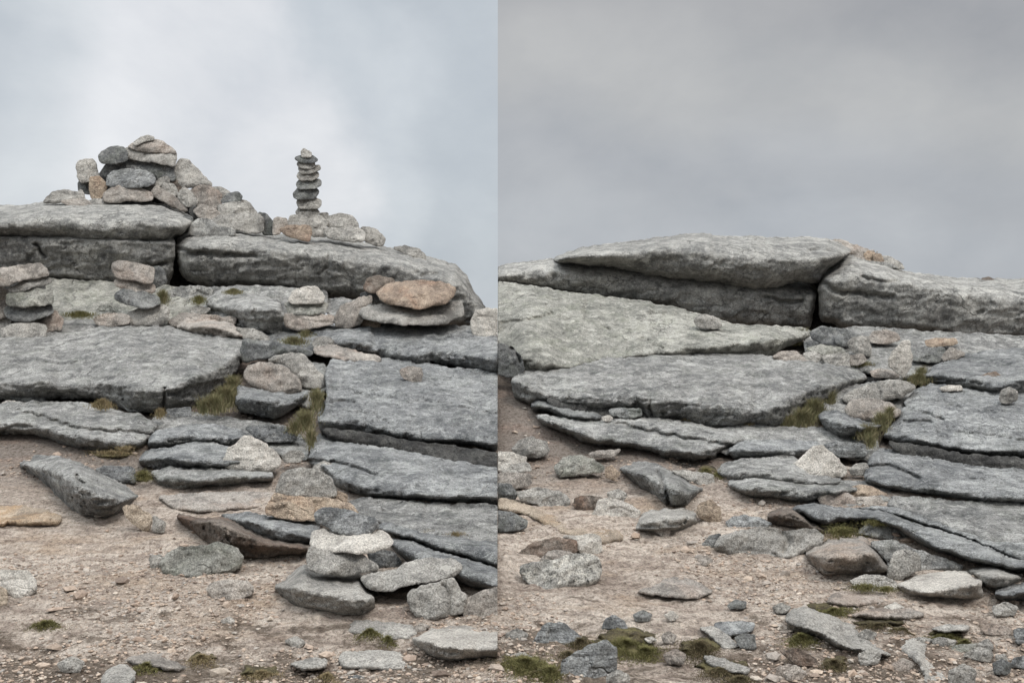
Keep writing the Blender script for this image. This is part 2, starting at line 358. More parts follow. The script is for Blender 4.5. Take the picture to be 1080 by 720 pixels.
DATA = """
# ---- left: the two outcrop courses
block|g1|b|-|0,223 20,217 45,213 65,213 90,212 120,211 150,212 172,213 190,221 203,230 200,238 192,246 183,250 178,260 158,259 145,263 100,259 50,254 25,253 0,251|d=11.72,dt=13.3,R=16,r=.5,c=0:236 60:234 110:238 150:236 203:244|long rounded grey rock block carrying the large summit cairn
block|g1|b|-|0,246 90,247 183,252 184,262 182,290 176,306 160,305 120,299 90,297 60,294 45,294 0,300|d=11.8,dt=12.1,R=6,r=.2,c=0:250 183:256,gr=A@150:510 170:535 188:560@1.6@.12/C@480:80 600:84 700:70@1.8@.12|lower grey rock course beneath the cairn block, left of the cleft
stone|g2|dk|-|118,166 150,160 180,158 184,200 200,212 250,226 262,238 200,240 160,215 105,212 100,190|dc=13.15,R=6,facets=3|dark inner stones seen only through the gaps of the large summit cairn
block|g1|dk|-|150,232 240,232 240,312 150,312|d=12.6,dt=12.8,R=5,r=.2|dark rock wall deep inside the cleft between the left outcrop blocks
block|g1|b|-|188,250 200,241 225,239 255,242 290,247 320,249 360,251 400,258 430,266 465,274 480,279 492,290 499,305 512,326 525,330 525,350 400,345 385,316 340,314 310,310 280,305 255,302 230,305 205,298 190,290 186,262|d=11.7,dt=13.3,R=13,r=.45,c=188:262 240:262 320:268 420:284 480:300 525:338,gr=A@750:530 800:545 860:548 960:555 1080:562@2.2@.13/B@370:560 355:610 340:625@2@.06/B@730:630 770:640 820:640@2.5@.1|huge rounded grey rock block right of the cleft under the slim stone stack
# ---- summit cairn
stone|g2|s|A|566,82 590,62 620,52 645,60 646,70 610,75 572,92|dc=12.95|small grey cap stone at the very top of the large summit cairn
stone|g2|p|A|540,100 560,85 600,75 650,70 690,82 725,105 742,127 700,124 640,120 590,112|dc=12.95|humped pinkish stone just under the cap of the large summit cairn
stone|g2|s|A|530,105 600,110 700,120 742,125 742,165 735,180 700,172 650,160 575,155 535,142|dc=12.9|pale flat slab in the upper part of the large summit cairn
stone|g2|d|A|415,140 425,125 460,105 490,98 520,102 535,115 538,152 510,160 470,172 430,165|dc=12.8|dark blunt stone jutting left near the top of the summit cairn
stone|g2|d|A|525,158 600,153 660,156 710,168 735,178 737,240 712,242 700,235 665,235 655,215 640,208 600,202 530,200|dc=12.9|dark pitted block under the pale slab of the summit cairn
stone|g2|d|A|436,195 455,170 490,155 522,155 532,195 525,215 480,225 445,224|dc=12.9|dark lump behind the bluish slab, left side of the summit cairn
stone|g2|gb|A|452,235 475,205 520,197 600,200 645,212 657,235 648,258 600,268 520,270 470,264 450,255|dc=12.7|smooth dark bluish lens-shaped stone in the middle of the summit cairn
stone|g2|p|A|435,305 460,275 485,263 530,268 590,272 635,290 645,318 600,328 540,324 490,335 440,328|dc=12.6|broad pinkish grey stone at the foot of the summit cairn below the bluish one
stone|g2|s|A|320,180 330,162 365,152 392,152 405,185 418,225 400,240 345,250 335,240|dc=12.9|tall pale stone leaning outwards left of the summit cairn
stone|g2|d|A|332,250 385,232 395,300 335,290|dc=12.95|dark stone wedged below the tall leaning stone
stone|g2|o|A|382,228 415,225 450,262 445,290 410,325 388,315 380,270|dc=12.75|upright pinkish orange stone left of the summit cairn foot
stone|g2|s|A|183,332 225,290 260,283 320,292 345,280 356,300 358,325 300,330 230,334|dc=12.7|low grey stone at the far left end of the summit rubble
stone|g2|p|A|255,328 355,320 390,340 380,352 300,350|dc=12.6|thin pinkish stone under the leftmost grey summit stone
stone|g2|s|A|390,320 440,325 460,350 400,358 375,345|dc=12.6|small flat stone between the orange upright and the bedrock
stone|g2|s|A|738,240 740,190 765,152 795,155 820,180 860,225 890,255 885,268 800,268 770,275 745,262|dc=12.9|pale pyramid-shaped stone at the right side of the summit cairn
stone|g2|s|A|610,278 640,262 690,228 708,228 712,250 680,258 670,275 640,292|dc=12.8|small slanted stone tucked right of the bluish lens stone
stone|g2|p|A|640,285 660,265 700,290 760,325 792,368 760,365 720,342 680,322 645,308|dc=12.6|long pinkish stone slanting down right of the cairn foot
stone|g2|s|A|685,255 730,258 748,290 738,312 695,295|dc=12.75|small pale stone above the long slanting pinkish one
stone|g2|br|A|715,250 750,243 768,265 762,295 740,290|dc=12.85|small brown stone under the pale pyramid stone
stone|g2|s|A|748,300 775,273 800,288 832,330 820,352 790,350 760,325|dc=12.6|tilted pale stone below the pyramid stone, beside the dark gap
stone|g2|p|A|800,285 850,262 885,265 930,298 938,340 927,390 880,385 840,355 815,325|dc=12.8|large pinkish beige slab leaning right of the pyramid stone
stone|g2|p|A|818,370 850,343 900,360 928,388 895,412 850,405|dc=12.5|pinkish stone low in front of the large leaning beige slab
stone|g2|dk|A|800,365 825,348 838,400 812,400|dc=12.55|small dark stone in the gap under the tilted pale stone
stone|g2|s|A|880,275 930,270 965,288 980,312 940,330 905,310|dc=12.95|rounded grey stone on the right shoulder of the summit rubble
stone|g2|d|A|932,328 960,300 1000,290 1022,310 1008,340 960,345|dc=12.8|darker oval stone on top of the right shoulder rubble
stone|g2|s|A|918,348 1000,335 1038,342 1055,385 960,390 925,390|dc=12.7|flat grey stone under the darker oval one on the right shoulder
stone|g2|s|A|1012,325 1040,330 1085,380 1050,385 1030,350|dc=12.85|wedge stone at the right end of the summit rubble shoulder
boulder|g2|s|-|220,235 232,227 245,226 262,224.5 272,225 277,232 276,245 265,245 255,243 240,241 226,239|dc=12.4|broad grey boulder at the right foot of the summit rubble
stone|g2|d|B|70,376 100,385 132,415 135,470 90,468 82,410|dc=12.45|dark upright stone touching the broad boulder right of the rubble
block|g1|b|A|800,430 838,404 880,406 920,430 990,450 990,475 800,478|d=12.0,dt=12.7,R=5,r=.15|low grey bedrock hump between the two outcrop blocks
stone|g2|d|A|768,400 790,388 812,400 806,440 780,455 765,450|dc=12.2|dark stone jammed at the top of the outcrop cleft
# ---- slim stack
stone|g3|p|B|135,405 150,398 185,402 194,430 165,452 155,467 135,467|dc=12.35|pinkish stone left of the orange stone below the slim stack
stone|g3|o2|B|160,450 200,433 285,435 293,455 285,498 240,490 190,472|dc=12.05|orange wedge stone under the left edge of the slim stack
stone|g3|s|B|195,420 205,393 240,388 275,398 285,425 280,440 215,440|dc=12.2|rounded pale stone sitting on the orange wedge
stone|g3|s|B|265,402 330,390 360,415 352,438 300,437 275,425|dc=12.35|pale stone on which the slim stack rests, right of the rounded one
stone|g3|s|B|285,432 355,436 358,475 295,475|dc=12.3|grey stone under the right side of the slim stack
stone|g3|s|B|330,382 362,380 362,400 335,402|dc=12.5|tiny stone peeping out behind the slim stack foot
stone|g3|s|B|345,400 400,383 460,388 485,415 492,442 430,447 370,440 350,420|dc=12.4|pale domed stone right of the slim stack
stone|g3|s|B|352,442 430,445 490,440 518,460 515,497 450,497 360,480|dc=12.2|flat grey stone under the pale dome right of the slim stack
boulder|g3|s|B|500,438 560,443 602,485 596,512 560,512 515,492|dc=12.4|grey rounded boulder right of the two flat stones on the ridge
stone|g3|s|B|640,525 690,517 750,533 772,555 772,575 720,566 680,545|dc=12.6|lone flat stone furthest right on the left outcrop ridge
stone|g4|s|B|252,120 262,108 275,118 292,125 290,142 255,142|dc=12.4|tiny pointed stone crowning the slim stack
stone|g4|d|B|226,148 240,139 300,138 320,155 300,164 245,164|dc=12.4|thin pointed slab directly under the tip of the slim stack
stone|g4|s|B|236,172 250,161 305,161 308,182 290,190 245,187|dc=12.4|third stone from the top of the slim stack
stone|g4|s|B|240,190 260,184 325,179 330,192 300,208 250,212|dc=12.4|fourth stone from the top of the slim stack
stone|g4|s|B|234,225 245,206 290,204 322,209 322,225 300,240 245,240|dc=12.4|fifth stone from the top of the slim stack, rounded and pale
stone|g4|d|B|232,255 245,240 290,236 330,241 333,260 310,273 240,277|dc=12.4|sixth stone from the top of the slim stack, dark and long
stone|g4|d|B|219,298 240,274 310,270 323,290 310,313 240,320 222,312|dc=12.4|seventh stone from the top, dark one shifted left in the slim stack
stone|g4|s|B|233,335 245,311 300,309 333,325 333,345 320,358 245,358|dc=12.4|thick pale stone second from the bottom of the slim stack
stone|g4|s|B|229,375 240,357 310,356 326,378 310,396 240,396|dc=12.4|bottom stone of the slim stack
# ---- left, middle ground
ledge|g5|gg|-|25,292 60,294 120,298 170,300 190,304 225,318 225,350 120,352 20,350|flat,R=2.6,r=.1,n=.7|weathered flat bedrock between the two small cairns at the left
stone|g6|p|C|0,100 60,88 165,70 195,95 203,120 120,138 60,152 20,167 0,167|dc=10.1|pinkish slab topping the cairn at the left picture edge
stone|g6|s|C|35,182 100,150 160,131 210,133 217,150 150,168 95,187 40,192|dc=10.1|thin tapering slab second from the top of the left edge cairn
stone|g6|gg|C|26,205 60,188 150,181 220,180 224,235 180,247 100,252 33,248|dc=10.05|thick greenish grey slab in the middle of the left edge cairn
stone|g6|d|C|18,272 40,248 130,246 215,243 222,282 130,312 70,315 28,297|dc=10.05|dark rough slab under the greenish one in the left edge cairn
stone|g6|p|C|0,167 30,178 32,240 22,305 0,305|dc=10.25|pinkish block cut by the picture edge beside the left cairn
stone|g6|s|C|0,300 45,308 32,342 5,368 0,368|dc=10.2|small grey stone at the picture edge under the pinkish block
stone|g6|p|C|55,332 120,308 200,283 235,273 264,300 257,350 195,358 120,362|dc=10.15|pink flat slab at the right foot of the left edge cairn
stone|g6|s|C|5,350 50,325 180,328 197,345 190,387 100,407 30,402 5,387|dc=9.95|pale grey bottom stone of the left edge cairn
stone|g7|p|C|472,75 495,62 560,70 645,90 650,110 640,150 600,150 560,140 490,127 475,100|dc=10.6|pink top stone of the small cairn in front of the cleft
stone|g7|d|C|640,92 670,85 690,100 702,150 655,172 636,150|dc=10.8|dark stone leaning behind the pink top stone before the cleft
stone|g7|p|C|482,147 510,131 600,143 650,163 652,187 630,198 560,187 490,167|dc=10.6|second stone of the small cairn in front of the cleft
stone|g7|d|C|485,202 520,182 600,188 665,213 674,242 640,257 600,260 540,243 490,222|dc=10.5|third stone of the cairn before the cleft, dark and speckled
stone|g7|s|C|520,298 555,275 600,264 690,246 712,270 707,305 670,327 560,332 530,325|dc=10.5|large rounded base stone of the cairn before the cleft
stone|g7|p|C|395,307 430,285 520,283 547,295 542,325 480,335 410,330|dc=10.4|low pinkish stone left of the base of the cairn before the cleft
stone|g5|gg|C|400,280 420,252 450,243 515,278 500,300 425,300|dc=10.9|mossy dark stone behind the low pinkish one before the cleft
ledge|g5|b|C|700,200 750,172 830,166 905,183 880,215 800,235 720,222|d=11.0|grey bedrock hump below the left outcrop cleft
ledge|g5|g|-|215,304 250,301 300,303 345,307 345,330 300,345 225,345 210,325|flat,d=10.7,dt=11.5,R=2.6,r=.1|broad grey ledge under the right outcrop block, behind the small cairn
boulder|g5|g|-|218,318 224,313 250,311 275,312 294,317 298,330 297,350 291,352 270,350 255,346 250,336 232,330 220,327|c=218:322 298:326,R=5,r=.1|blocky pale grey rock left of the three-stone cairn
ledge|g5|gb|-|250,345 300,335 345,335 360,352 350,372 300,372 255,365|flat,R=2.6,r=.08|low bedrock step left of the big tilted ledge
stone|g5|p|C|705,312 760,280 860,288 1000,300 995,330 740,338 715,335|d=10.55|pinkish flat stone behind the long reddish stone on the ledge
stone|g5|s|C|798,262 840,249 887,262 862,285 810,282|d=10.8|small round stone below the outcrop cleft
boulder|g5|p|C|742,332 780,303 850,307 960,318 1030,368 1032,390 950,388 900,383 820,374 748,348|c=742:345 860:335 1032:372,R=5,r=.08|long reddish grey flat stone at the back of the big left slab
stone|g5|s|C|995,340 1080,360 1110,375 1110,392 1035,387|d=10.3|pale low stone right of the long reddish one
stone|g8|w|D|195,230 215,190 270,171 320,171 350,208 342,236 220,239|dc=10.5|rounded white stone on top of the three-stone cairn
stone|g8|gg|D|180,242 200,233 340,230 363,245 350,270 310,287 200,284|dc=10.5|greenish middle slab of the three-stone cairn
boulder|g8|p|D|170,292 200,282 330,283 387,300 387,325 330,337 230,350 188,332|dc=10.4|pinkish base rock of the three-stone cairn
ledge|g5|g|D|330,215 430,218 540,225 560,310 390,330 350,270|flat,d=10.7,dt=11.4,R=2.6,r=.06|pale slab piece behind the three-stone cairn
boulder|g9|p|D|390,300 410,258 480,218 542,205 550,230 502,270 492,290 512,317 440,347 395,337|dc=10.4|tilted pinkish boulder left of the big orange-topped cairn
stone|g9|o|D|498,308 582,318 582,342 508,346|d=10.15|flat orange stone peeking out under the grey disc slab
boulder|g9|s|D|488,287 510,262 600,235 730,255 870,238 930,228 937,292 870,317 820,332 700,332 600,320 518,307|dc=10.2,th=.7|wide grey disc slab carrying the big orange stone
boulder|g9|o2|D|565,197 600,169 650,148 740,138 830,148 903,175 892,207 870,237 800,252 730,264 680,252 600,237|dc=10.2,th=.6|big orange brown lens-shaped stone lying on the grey disc slab
stone|g9|br|D|513,172 530,134 570,121 645,140 642,158 590,183 550,197 520,187|dc=10.5|brown stone with dark underside behind the big orange stone
stone|g9|gb|D|500,200 540,188 577,205 577,232 545,232 510,225|dc=10.55|small bluish stone propping the brown one
boulder|g5|w|D|968,300 985,268 1040,262 1080,262 1080,402 1030,402 980,377 968,342|d=9.6,R=9|pale cream boulder cut by the join at the right of the left scene
slab|g10|g|-|0,345 30,340 60,338 110,338 175,344 200,350 256,356 259,366 254,380 250,392 240,402 228,409 215,422 205,427 200,430 173,432 160,435 130,432 125,426 100,421 52,419 45,423 10,421 0,416|c=0:405 50:402 60:407 112:407 172:410 200:399 228:390 258:372,R=2.6,r=.09,gr=C@370:460 390:465 415:457@1.2@.04/C@0:500 120:480 260:500 380:480@.9@.03/C@560:380 640:430 820:450 900:500@.9@.035/C@690:600 692:680@1.5@.1|big flat grey slab with a dark broken edge at the left
stone|g10|d|E|35,72 90,54 180,60 192,92 130,95 60,84|d=8.55|dark flat stone wedged under the edge of the big left slab
stone|g10|w|E|5,102 30,90 65,92 55,112 20,120|d=8.3|small white stone at the left picture edge below the big slab
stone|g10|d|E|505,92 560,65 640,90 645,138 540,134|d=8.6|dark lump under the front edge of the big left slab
stone|g10|gb|E|700,125 800,118 808,162 715,164|d=8.4|small square block under the right corner of the big left slab
slab|g10|g|E|0,115 60,98 160,93 360,98 480,128 600,148 668,190 640,227 610,235 650,242 587,292 420,302 350,292 270,277 200,242 80,227 0,238|c=0:190 100:180 200:205 300:235 450:262 590:275 668:205,R=5,r=.09,gr=E@80:130 200:165 300:200 450:215 600:225@1.6@.09|layered grey slab below the big left slab, dipping right
slab|g10|gb|E|622,262 650,220 720,203 860,188 1000,205 1062,235 1022,262 960,288 870,270 740,280 690,294 630,287|c=622:262 800:240 960:255 1062:240,R=2.6,r=.09|low bluish ledge behind the white triangular stone, left scene
slab|g10|gb|E|580,337 620,298 700,288 800,268 880,255 950,280 1080,300 1080,385 880,388 720,380 660,375 590,355|c=580:340 700:330 880:350 1080:350,R=2.6,r=.09|bluish grey ledge directly left of the white triangular stone, left scene
slab|g10|g|E|640,385 700,370 880,375 1080,370 1150,380 1150,432 960,445 850,455 740,465 690,458 645,412|c=640:415 850:420 1150:405,R=2.6,r=.08|low grey ledge below the white triangular stone, left scene
boulder|g11|w|-|235,487 241,472 248,468 257,459 265,459 275,464 285,472 293,478 297,486 292,494 280,497 265,497 252,496 240,493|d=7.25|white triangular stone on the bluish ledges, left scene
boulder|g12|g|-|20,485 40,479 62,481 85,489 105,499 128,509 152,520 128,541 110,549 85,546 65,531 45,506 25,496|d=6.25,dt=6.9,c=20:488 40:492 62:500 85:512 105:522 128:526 152:524,R=8,r=.18,gr=E@320:400 335:425 352:440@1.4@.1|long grey wedge of bedrock half buried in soil, left scene
stone|g10|gb|E|400,382 440,363 570,373 574,434 520,437 450,412|d=7.1|small bluish slab right of the half buried wedge, left scene
ledge|g13|gb|-|232,543 245,541 262,540 280,543 300,545 337,551 337,575 320,577 300,576 280,571 262,562 245,553|c=232:547 262:550 300:560 337:568,R=6,r=.1,lift=-.15|grey sloping bedrock edge left of the front cairn
ledge|g13|br|-|186,540 210,546 232,545 260,556 280,566 300,570 335,572 335,584 318,588 290,590 262,592 238,586 212,572 195,556|c=186:542 232:550 280:572 335:578,R=6,r=.15|brown rock face below the grey bedrock edge, left of the front cairn
boulder|g14|gg|-|168,594 175,582 190,578 217,574 232,572 250,578 257,587 255,596 245,603 225,609 205,613 190,610 175,606|d=5.25|large smooth greenish boulder lying on the soil, left scene
stone|g14|s|G|628,195 650,178 682,180 690,240 640,242|d=5.5|small pale stone left of the smooth greenish boulder
boulder|g14|p|G|870,330 890,300 960,285 1040,290 1070,315 1062,347 1000,367 950,387 910,377 890,352|d=5.0|pinkish stone in front of the smooth greenish boulder
boulder|g14|w|G|0,250 60,243 120,248 150,290 155,332 110,362 75,367 20,335 0,320|d=5.0|pale bluish white rock at the left edge of the soil
stone|g14|oc|G|0,308 25,318 34,370 25,397 0,404|d=4.9|ochre stone cut by the left edge in front of the pale rock
ledge|g14|p|G|505,618 560,558 640,553 700,583 822,630 802,662 720,667 640,652 560,642|flat,d=4.45,R=6,r=.05,dt=4.75|flat pale pinkish rock embedded in the foreground soil, left scene
ledge|g14|s|G|425,695 470,650 520,642 572,667 562,710 540,725 430,725|flat,d=3.98,R=6,r=.05|grey rock at the bottom edge, left of centre in the left scene
ledge|g14|oc|E|0,515 100,535 200,550 260,580 240,612 100,615 0,605|flat,R=6,r=.1|low ochre bedrock hump at the left edge of the soil
stone|g14|oc|E|515,537 560,529 640,568 637,637 600,638 540,592|d=5.9|ochre block half sunk in soil right of the grey wedge, left scene
stone|g14|p|E|390,540 430,520 475,520 487,560 400,582|d=6.1|pinkish block beside the ochre one, left scene
stone|g14|s|E|645,572 700,605 692,645 645,642|d=5.75|small pale stone right of the ochre block, left scene
# ---- left, right-hand ledges
slab|g15|gb|-|320,346 355,343 400,341 450,342 495,344 525,349 525,397 500,391 480,386 468,385 454,379 452,389 440,389 405,381 392,374 370,373 352,371 345,360|c=320:355 352:362 362:360 390:362 395:369 417:372 445:374 455:371 480:372 525:378,R=2.6,r=.09|broad bluish slab below the orange-topped cairn
stone|g15|p|D|300,430 380,413 560,458 592,485 500,488 380,470 308,448|flat,R=2,r=.03|thin pink slab under the left tip of the broad bluish slab
stone|g15|s|D|298,402 320,380 370,383 392,400 372,427 320,437 300,422|d=9.6|small pale stone left of the broad bluish slab
slab|g15|gb|-|344,388 352,378 385,376 420,380 460,386 525,392 525,475 495,468 467,469 430,466 395,458 362,454 340,453 335,450 336,438 340,427 346,420 343,405|c=336:442 367:445 405:451 442:460 480:463 525:468,R=2.6,r=.09,gr=D@365:600 450:610 560:645@2@.06/D@370:655 420:650 470:662@1.8@.07/F@730:210 780:205@1.5@.03/F@560:60 700:90 860:100 1080:150@.9@.035/F@420:130 560:150 640:200@.9@.03|wide bluish slab sloping right with a small stone on its top, left scene
stone|g15|p|D|665,520 700,508 755,508 762,540 750,572 715,570 680,552|d=9.2,deep=-.2|small pale cube-like stone resting on the wide bluish slab
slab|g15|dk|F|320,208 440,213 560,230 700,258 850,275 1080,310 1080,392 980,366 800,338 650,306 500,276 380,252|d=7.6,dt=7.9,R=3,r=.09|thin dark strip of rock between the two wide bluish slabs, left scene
slab|g15|gb|F|285,332 290,290 310,245 340,222 400,245 500,265 650,295 800,325 980,358 1080,375 1080,524 980,518 880,520 730,505 600,500 500,486 430,466 395,445 370,405 300,370|c=285:335 400:410 500:455 650:475 800:488 1080:500,R=2.6,r=.09,gr=F@290:345 400:352 500:378 570:402@1.8@.09|second wide bluish slab down on the right, left scene
slab|g15|g|F|440,512 520,496 700,512 900,525 1080,528 1080,760 1000,740 800,700 650,640 560,600 480,565|flat,R=2.6,r=.09,gr=F@600:560 760:580 900:600@1.6@.03|low flat grey ledge with a dry grass strip below the wide slabs, left scene
slab|g15|gb|H|568,55 600,45 700,68 800,96 900,108 1080,128 1080,245 1000,222 900,190 800,165 700,120 620,104 575,78|c=568:70 700:105 900:170 1080:225,R=5,r=.1,rd=.9,u=.35,lift=-.2|long log-like ridge of rock running down to the join, left scene
slab|g15|gb|H|615,108 700,118 800,158 900,182 1080,238 1080,335 1000,335 930,315 850,275 700,218 650,175|c=615:130 700:190 850:250 1080:318,R=6,r=.12,rd=.9,u=.35,lift=-.2|darker ridge of rock under the log-like one, left scene
boulder|g15|d|H|525,170 600,160 645,170 672,212 650,234 570,240 540,215|d=5.6|dark pointed rock behind the front cairn and the tilted slab
# ---- left, small rocks by the tufts
boulder|g11|d|D|0,388 100,396 250,425 305,445 282,462 160,455 100,472 20,492 0,480|d=9.0,R=6|dark bluish rock above the pink oval stone, left scene
boulder|g11|s|D|100,475 170,453 260,448 292,488 352,560 345,595 260,597 230,550 190,505|d=8.75|angular grey rock behind the pink oval stone, left scene
boulder|g11|p|D|5,530 30,500 100,484 180,508 240,558 255,590 250,612 170,624 90,607 30,572|d=8.4|smooth pink oval stone beside the grass, left scene
stone|g11|s|D|0,350 10,345 60,348 117,380 112,400 50,394 0,382|d=9.7|flat grey pebble above the dark bluish rock, left scene
boulder|g11|gb|F|-20,25 0,30 60,38 130,55 200,62 285,48 270,80 200,135 160,162 60,152 0,135 -25,100|c=-20:75 100:85 200:95 285:60,R=6,r=.15|dark grey rock on which the pink oval stone lies, left scene
boulder|g11|gb|F|10,205 80,193 200,203 237,225 232,257 120,264 60,247|d=7.7|low bluish rock beneath the narrow grass strip, left scene
stone|g11|s|F|168,322 210,300 252,301 264,325 242,350 180,350|d=7.2|small pale stone right of the white triangular stone, left scene
# ---- front cairn
boulder|g16|s|F|140,472 165,398 200,376 260,368 330,383 382,420 400,460 392,487 310,503 200,493 150,485|dc=6.1|grey round-backed rock on top of the orange slab, front group
boulder|g16|o|F|98,547 130,488 150,478 200,490 310,498 400,503 470,533 497,567 400,565 330,568 310,592 240,597 170,587 110,572|dc=5.95|rough orange beige slab under the round-backed rock, front group
stone|g16|o|F|385,487 400,468 447,488 442,517 400,517 372,512|dc=6.2|small orange stone at the right tip of the round-backed rock
boulder|g16|gb|F|305,572 340,543 400,538 470,558 560,583 580,610 552,642 510,662 430,657 370,627 320,603|dc=5.15|blue-grey top stone of the front cairn
boulder|g16|w|H|290,132 300,80 340,70 400,88 480,98 540,93 575,73 622,98 642,125 610,152 520,172 400,167 310,157|dc=5.05,th=.3|pale whitish slab second from the top of the front cairn
boulder|g16|s|H|270,182 285,143 320,152 400,165 510,170 547,205 582,237 500,258 430,268 320,255 283,237|dc=4.95|pale grey thick slab third from the top of the front cairn
boulder|g16|s|H|145,302 195,268 240,233 270,220 300,245 420,262 500,262 517,300 557,345 557,402 547,432 470,447 410,447 330,427 230,414 190,387 148,342|c=145:310 200:312 300:337 400:352 470:372 557:355,d=5.3,dt=5.9,R=7,r=.12,th=.35|big blocky base boulder of the front cairn
boulder|g16|s|H|503,275 560,248 650,243 700,208 800,193 890,193 932,220 932,247 870,277 780,292 700,307 620,332 555,327 518,307|dc=4.9,th=.35|long tilted grey slab leaning beside the front cairn
boulder|g16|s|H|693,342 760,305 870,285 890,273 920,320 947,355 932,432 880,437 800,452 775,467 740,442 708,402|d=5.1,gr=H@850:300 880:350 870:430@1.2@.02|cracked grey boulder propping up the long tilted slab
boulder|g16|p|H|935,432 945,365 1000,338 1080,312 1080,455 940,445|d=5.1,R=8|smooth pink boulder cut by the join behind the big pale block
boulder|g16|w|H|718,522 780,473 810,450 900,440 1080,453 1080,622 980,627 870,637 800,612 740,577|c=718:530 800:545 870:568 950:570 1080:572,R=6,r=.1,th=.4,dt=5.0|big pale block with a mossy corner, cut by the join
ledge|g14|s|H|430,492 470,455 600,460 720,475 737,510 712,542 600,545 480,515|flat,R=5,r=.04|flat grey rock level with the soil in front of the front cairn
ledge|g14|s|H|410,622 425,590 560,580 660,588 710,625 722,662 600,665 420,658|flat,R=5,r=.04|pale flat rock embedded left of the big pale block
stone|g14|s|H|198,642 280,613 362,618 352,655 260,668|flat,R=2.6,r=.03|thin pale rock level with the soil near the bottom, left scene
stone|g14|gb|H|438,702 480,683 522,700 517,725 440,725|d=4.1|small bluish stone at the bottom edge, left scene
stone|g14|p|H|728,482 760,468 790,480 765,502 735,502|d=4.85|small pink stone behind the big pale block corner
# ---- right: outcrop
block|g17|b|-|583,275 586,271 600,265 625,259 665,255 700,250 722,246.5 745,246.5 762,250 795,248.5 810,250.5 835,250 860,250 885,256 899,265 888,272 876,281 866,290 863,298 840,296 820,303 795,305 760,298 720,294 680,289 650,282 600,277|d=11.5,dt=13.1,R=14,r=.4,c=583:272 650:268 700:264 760:270 830:275 899:272,gr=J@175:135 230:128 275:138@1.6@.12/I@940:95 1000:110@1.5@.08|great rounded cap rock overhanging the right outcrop
block|g17|b|-|525,282 545,277 583,273 620,272 700,278 800,290 855,296 862,305 858,320 855,346 830,345 800,344 760,342 735,334 700,323 665,318 610,312 580,306 560,303 525,301|d=11.8,dt=12.9,R=6,r=.2,c=525:290 583:288 650:294 720:305 800:312 860:315,gr=J@-20:335 60:352 140:350@2@.1/J@130:310 150:330 140:350@1.6@.08|long lower rock course under the overhanging cap rock
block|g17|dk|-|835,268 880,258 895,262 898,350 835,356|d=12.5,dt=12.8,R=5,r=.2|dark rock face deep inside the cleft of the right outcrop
block|g17|b|-|864,305 865,295 868,288 883,276 888,271 900,269 915,273 935,279 950,285 980,290 1010,293 1040,294 1080,296.5 1080,366 1045,365 1010,359 985,353 950,351 915,351 890,348 878,341 866,338 863,320|d=11.5,dt=12.9,R=12,r=.4,c=864:298 900:292 960:300 1020:312 1080:318,gr=J@225:272 290:312 400:318 520:332@2.2@.12/J@400:250 480:268 560:270@1.8@.08/J@310:170 340:200 400:205@1.6@.08/J@880:400 900:395@2@.08|long massive rock block right of the cleft in the right outcrop
block|g17|b|J|285,195 310,167 360,162 420,180 500,190 560,212 420,220 300,215|d=12.3,dt=12.9,R=2.6,r=.1|low bedrock lip below the orange rubble on the right ridge
stone|g18|p|J|215,92 300,93 400,123 470,143 400,154 340,154 280,132|d=12.8|flat pinkish sheet of rock on the crest beside the rubble
stone|g18|o|J|403,152 425,137 452,148 442,182 412,178|d=12.5|orange stone in the rubble on the right outcrop crest
stone|g18|o|J|440,152 475,150 492,188 470,198 450,190|d=12.45|second orange stone, just right of the first on the crest
boulder|g18|s|J|473,160 510,158 560,188 577,216 530,210 488,190|d=12.5|grey rounded stone at the right end of the crest rubble
stone|g18|p|J|362,162 400,147 412,172 380,176|d=12.5|small pinkish stone at the left end of the crest rubble
stone|g18|br|J|898,256 930,249 954,260 942,268|d=12.6|small brown stone alone on the far right crest
# ---- right: greenish sheet and slab
slab|g17|gg|-|525,296 560,301 610,310 665,316 700,321 735,331 765,340 800,343 850,345 857,352 835,364 805,377 770,378 700,378 656,380 620,386 590,394 560,396 545,392 525,372|flat,R=3,r=.06,n=.8,c=525:372 600:388 700:372 735:366 780:362 857:354,gr=I@0:440 60:435 180:420 230:402 205:370@1.5@.08/I@230:402 300:435@1.2@.05/I@380:350 362:385 385:415@1.5@.07/I@430:440 480:470@1.3@.05/I@600:500 700:550@1.2@.05/I@640:405 760:410 830:440@2.5@.1|wide greenish cracked rock sheet below the right outcrop
stone|g17|s|I|828,432 845,410 880,405 935,430 944,460 910,468 840,457|d=10.6,deep=-.35|single grey stone lying on the greenish rock sheet
boulder|g17|d|I|0,528 60,543 100,590 112,642 60,670 0,658|d=9.1,R=9,gr=I@60:545 100:600@1.5@.1|dark rock at the join below the greenish sheet
stone|g17|gg|I|0,430 35,453 30,477 0,487|d=9.9|small greenish stone at the join on the greenish sheet
slab|g17|g|-|541,397 555,391 590,386 620,379 656,373 700,371 760,373 800,375 850,378 885,383 905,390 915,398 900,408 886,412 878,421 862,428 840,434 832,447 815,452 797,449 782,456 742,449 720,441 687,443 675,437 645,434 612,434 580,430 575,423 557,426 544,419 539,403|c=539:398 557:406 577:417 625:420 675:419 685:423 700:421 750:428 795:434 820:429 850:412 915:398,R=2.6,r=.09,gr=K@610:150 680:158@1.3@.04/K@530:70 550:80@1.3@.04/K@640:255 645:320@1.5@.08/K@250:130 420:150 560:120 760:140@.9@.03/K@760:60 860:120 1020:150@.9@.035/K@700:200 880:190 1000:230@.9@.03|great flat grey slab in the middle of the right scene
boulder|g19|s|M|305,240 340,213 420,178 500,162 560,165 625,192 560,240 460,248 345,265|d=8.6,R=6|angular grey rock at the right end of the great flat slab
slab|g19|dk|M|305,205 315,158 400,150 480,160 480,200 380,215|d=8.9,dt=9.2,R=3|dark recess rock behind the angular grey rock, right scene
